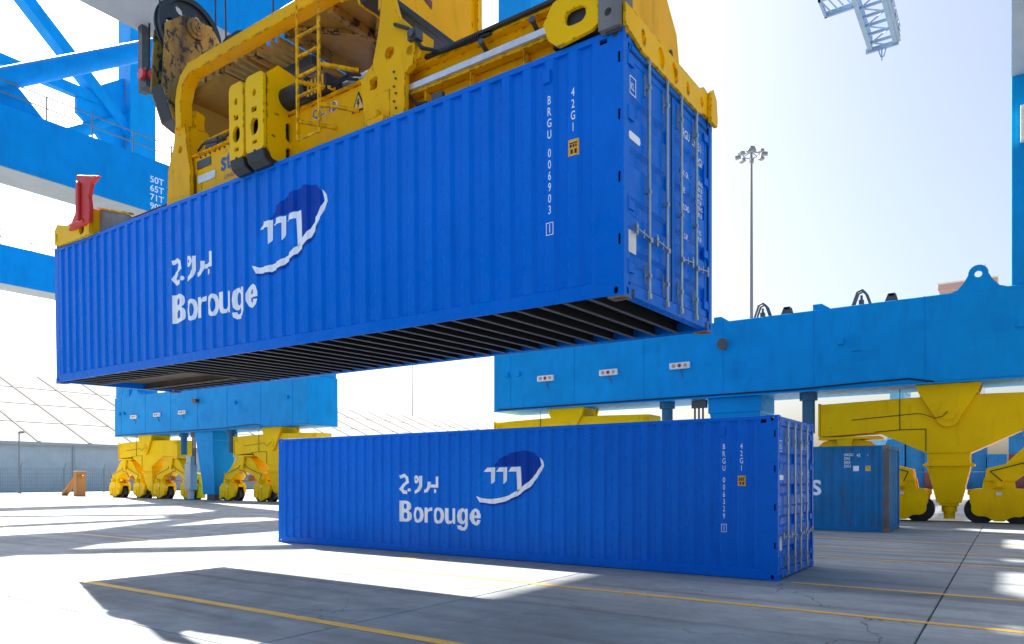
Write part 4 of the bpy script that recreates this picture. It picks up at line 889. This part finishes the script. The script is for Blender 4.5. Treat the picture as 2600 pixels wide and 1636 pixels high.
# ------------------------------------------------------------------ shed, fence, masts and yard beyond
sh = thing('storage_shed', 'long white shed with a pale seamed roof behind the fence', 'shed', (-96, 60, 0))
obj('wall', MB().box(-.2, 0, -90, 112, 0, 6.0), 'wall', sh)
obj('gable', MB().prism([(0,0),(-60,0),(-60,6),(-30,17.6),(0,6)], 'y', 111.8, 112.2), 'wall', sh)
obj('gable', MB().prism([(0,0),(-60,0),(-60,6),(-30,17.6),(0,6)], 'y', -90.2, -89.8), 'wall', sh)
rf = obj('roof', MB().prism([(.5,5.85),(-30,17.65),(-60.5,5.85),(-60.5,6.1),(-30,17.95),(.5,6.1)], 'y', -90.5, 112.5), 'shed', sh)
sme = mesh('roof_seam', MB().prism([(.5,6.10),(-29.9,17.92),(-29.9,18.02),(.5,6.20)], 'y', -.2, .2), 'seam')
for k in range(34): obj('roof_seam', sme, None, rf, loc=(0,-86+6*k,0))
for k in range(3): obj('roof_seam', MB().box(-7.0-8*k,-6.9-8*k,-90,112,9.00+3.11*k,9.04+3.11*k), 'seam', rf)
obj('eave_gutter', MB().box(.5,.8,-90,112,5.75,6.0), 'gutter', sh)
for k in range(17): obj('wall_post', MB().box(0,.18,-88+12*k,-87.75+12*k,0,5.8), 'gutter', sh)
fn = thing('boundary_fence', 'grey wire fence with cranked posts in front of the white shed', 'fence', (-82, 30, 0))
mb = MB().tube([(0,0,0),(0,0,2.75),(.45,0,3.25)], .06, 6); pme = mesh('fence_post', mb, 'fence')
for k in range(14): obj('fence_post', pme, None, fn, loc=(0,-26+4.2*k,0))
mb = MB()
for k in range(int(54/.22)): mb.box(-.01,.01,-26+.22*k,-25.985+.22*k,.05,2.7)
for z in (.1,.5,.9,1.3,1.7,2.1,2.5,2.7): mb.box(-.012,.012,-26,28.6,z,z+.02)
obj('wire_mesh', mb, 'fence', fn, kind='stuff')
def lamp_post(x, y, h, label, arm=1.0):
    t = thing('street_lamp', label, 'lamp', (x,y,0), group='street lamps by the fence')
    obj('pole', MB().cyl((0,0,0),(0,0,h),.12,.07,n=8), 'mast', t)
    obj('lamp_head', MB().box(-.1,arm,-.14,.14,h-.1,h+.06).box(arm*.4,arm+.15,-.2,.2,h-.02,h+.14), 'mast', t, bevel=.02)
lamp_post(-86, 22.2, 6.6, 'street lamp with a short arm standing behind the grey fence')
lamp_post(-86, 33.6, 5.2, 'shorter lamp pole beside the left crane wheels, behind the fence', .3)
def high_mast(x, y, h, label, r=1.25, big=True):
    t = thing('high_mast_light', label, 'light mast', (x,y,0), group='high mast lights')
    obj('pole', MB().cyl((0,0,0),(0,0,h),.26,.12,n=12), 'mast', t, smooth=True)
    mb = MB().tube([(r*.62*math.cos(R(a)), r*.62*math.sin(R(a)), h-.55) for a in range(0,361,20)], .05, 6)
    for a in range(0,360,60): mb.beam((0,0,h-.2),(r*.62*math.cos(R(a)),r*.62*math.sin(R(a)),h-.55),.06,.06)
    obj('head_ring', mb, 'mast', t)
    obj('mast_cap', MB().cyl((0,0,h-.1),(0,0,h+.25),.5,.35,n=14), 'mast', t)
    for a in range(15, 360, 45):
        u, v = math.cos(R(a)), math.sin(R(a))
        obj('floodlight', MB().prism([(-.30,-.10),(.30,-.16),(.34,.10),(-.18,.22)], 'y', -.22, .22), 'mast', t, bevel=.02).matrix_local = Matrix.Translation((r*u, r*v, h-.62)) @ Matrix.Rotation(R(a),4,'Z')
high_mast(-18.7, 62.3, 35.0, 'tall slim floodlight mast rising behind the right blue beam')
high_mast(-161.2, 166.6, 41.5, 'thin distant floodlight mast seen below the hanging container')
lamp_post(-164.0, 165.0, 28.8, 'tiny distant lamp post just left of the thin far mast', 1.5)
# rail end stop
es = thing('rail_end_stop', 'orange braced steel end stop on the crane rail left of the wheels', 'end stop', (-66.2, 19.5, 0))
obj('post', MB().box(-.25,.35,-.4,.4,0,2.25), 'orangesteel', es, bevel=.02)
obj('brace', MB().beam((-.2,0,1.9),(-2.9,0,.1),.5,.25), 'orangesteel', es)
obj('buffer', MB().cyl((.35,0,1.75),(.95,0,1.75),.16,n=12).box(.35,.42,-.3,.3,.9,2.2), 'orangesteel', es)
# yard containers far behind
names = {'farblue':'blue','farred':'faded red','farlight':'light blue'}
def far_container(mat, x, y, z, label):
    t = thing('yard_container', label, 'container', (x,y,z), group='stacked containers in the far yard')
    mb = MB().box(-CW+.07,CW-.07,-CL+.1,CL-.1,.1,CH-.06)
    for k in range(5): mb.box(-CW+.2+.42*k,-CW+.42+.42*k,-CL+.04,-CL+.1,.2,CH-.2)
    obj('body', mb, mat, t)
    for sx in (-1, 1): obj('corner_post', MB().box(min(sx*CW,sx*(CW-.16)),max(sx*CW,sx*(CW-.16)),-CL,-CL+.16,0,CH), mat, t)
    obj('header', MB().box(-CW+.16,CW-.16,-CL,-CL+.12,CH-.15,CH-.01), mat, t)
    obj('sill', MB().box(-CW+.16,CW-.16,-CL,-CL+.12,.0,.16), mat, t)
lev = ('bottom', 'second', 'third', 'fourth')
order = ('leftmost', 'second', 'third', 'fourth', 'fifth', 'sixth', 'seventh', 'eighth', 'ninth', 'tenth', 'eleventh', 'rightmost')
cols = ((-14.6,3,'bbl'),(-12.0,4,'lbbl'),(-9.4,3,'bbb'),(-6.8,4,'rbbl'),(-4.0,3,'blb'),(-1.3,4,'bbbl'),(1.3,2,'rb'),(3.9,4,'rrbb'),(6.5,4,'rbbl'),(9.2,3,'rbb'),(11.8,4,'rlbb'),(14.4,3,'rbb'))
for ci, (x, n_, cc) in enumerate(cols):
    for k in range(n_):
        m_ = {'b':'farblue','r':'farred','l':'farlight'}[cc[k]]
        far_container(m_, x, 122+.5*(ci % 3), k*(CH+.015), '%s container, %s level of the %s column in the far yard stacks' % (names[m_], lev[k], order[ci]))
# tall light blue stack seen between the two beams
for k in range(8):
    far_container('farlight' if k > 3 else 'farblue', -15.0, 150, k*(CH+.015), 'light blue container, level %s from the ground of the tall far stack between the beams' % ('one two three four five six seven eight'.split()[k]) if k > 3 else 'blue container, level %s from the ground of the tall far stack between the beams' % ('one two three four'.split()[k]))
# ship bridge far behind, set on an added tower shaft
tw = thing('ship_bridge_tower', 'pale red and white ship bridge built as a tower peeping over the right blue beam', 'tower', (-4.5, 170, 0))
obj('shaft', MB().box(-3.0,3.0,-3.0,3.0,0,37), 'twhite', tw)
q4 = lambda a, z: [(-a,-a,z),(a,-a,z),(a,a,z),(-a,a,z)]
obj('cabin', MB().loft([q4(3.6,37),q4(5.2,41.4),q4(5.2,42.6)]), 'tower', tw)
obj('window_band', MB().loft([q4(4.25,38.6),q4(4.95,40.6)]), 'glass', tw)
obj('roof_rim', MB().box(-5.4,5.4,-5.4,5.4,42.6,42.9), 'twhite', tw)
obj('antenna', MB().cyl((3,0,42.9),(3,0,47),.12,.05,n=6), 'mast', tw)
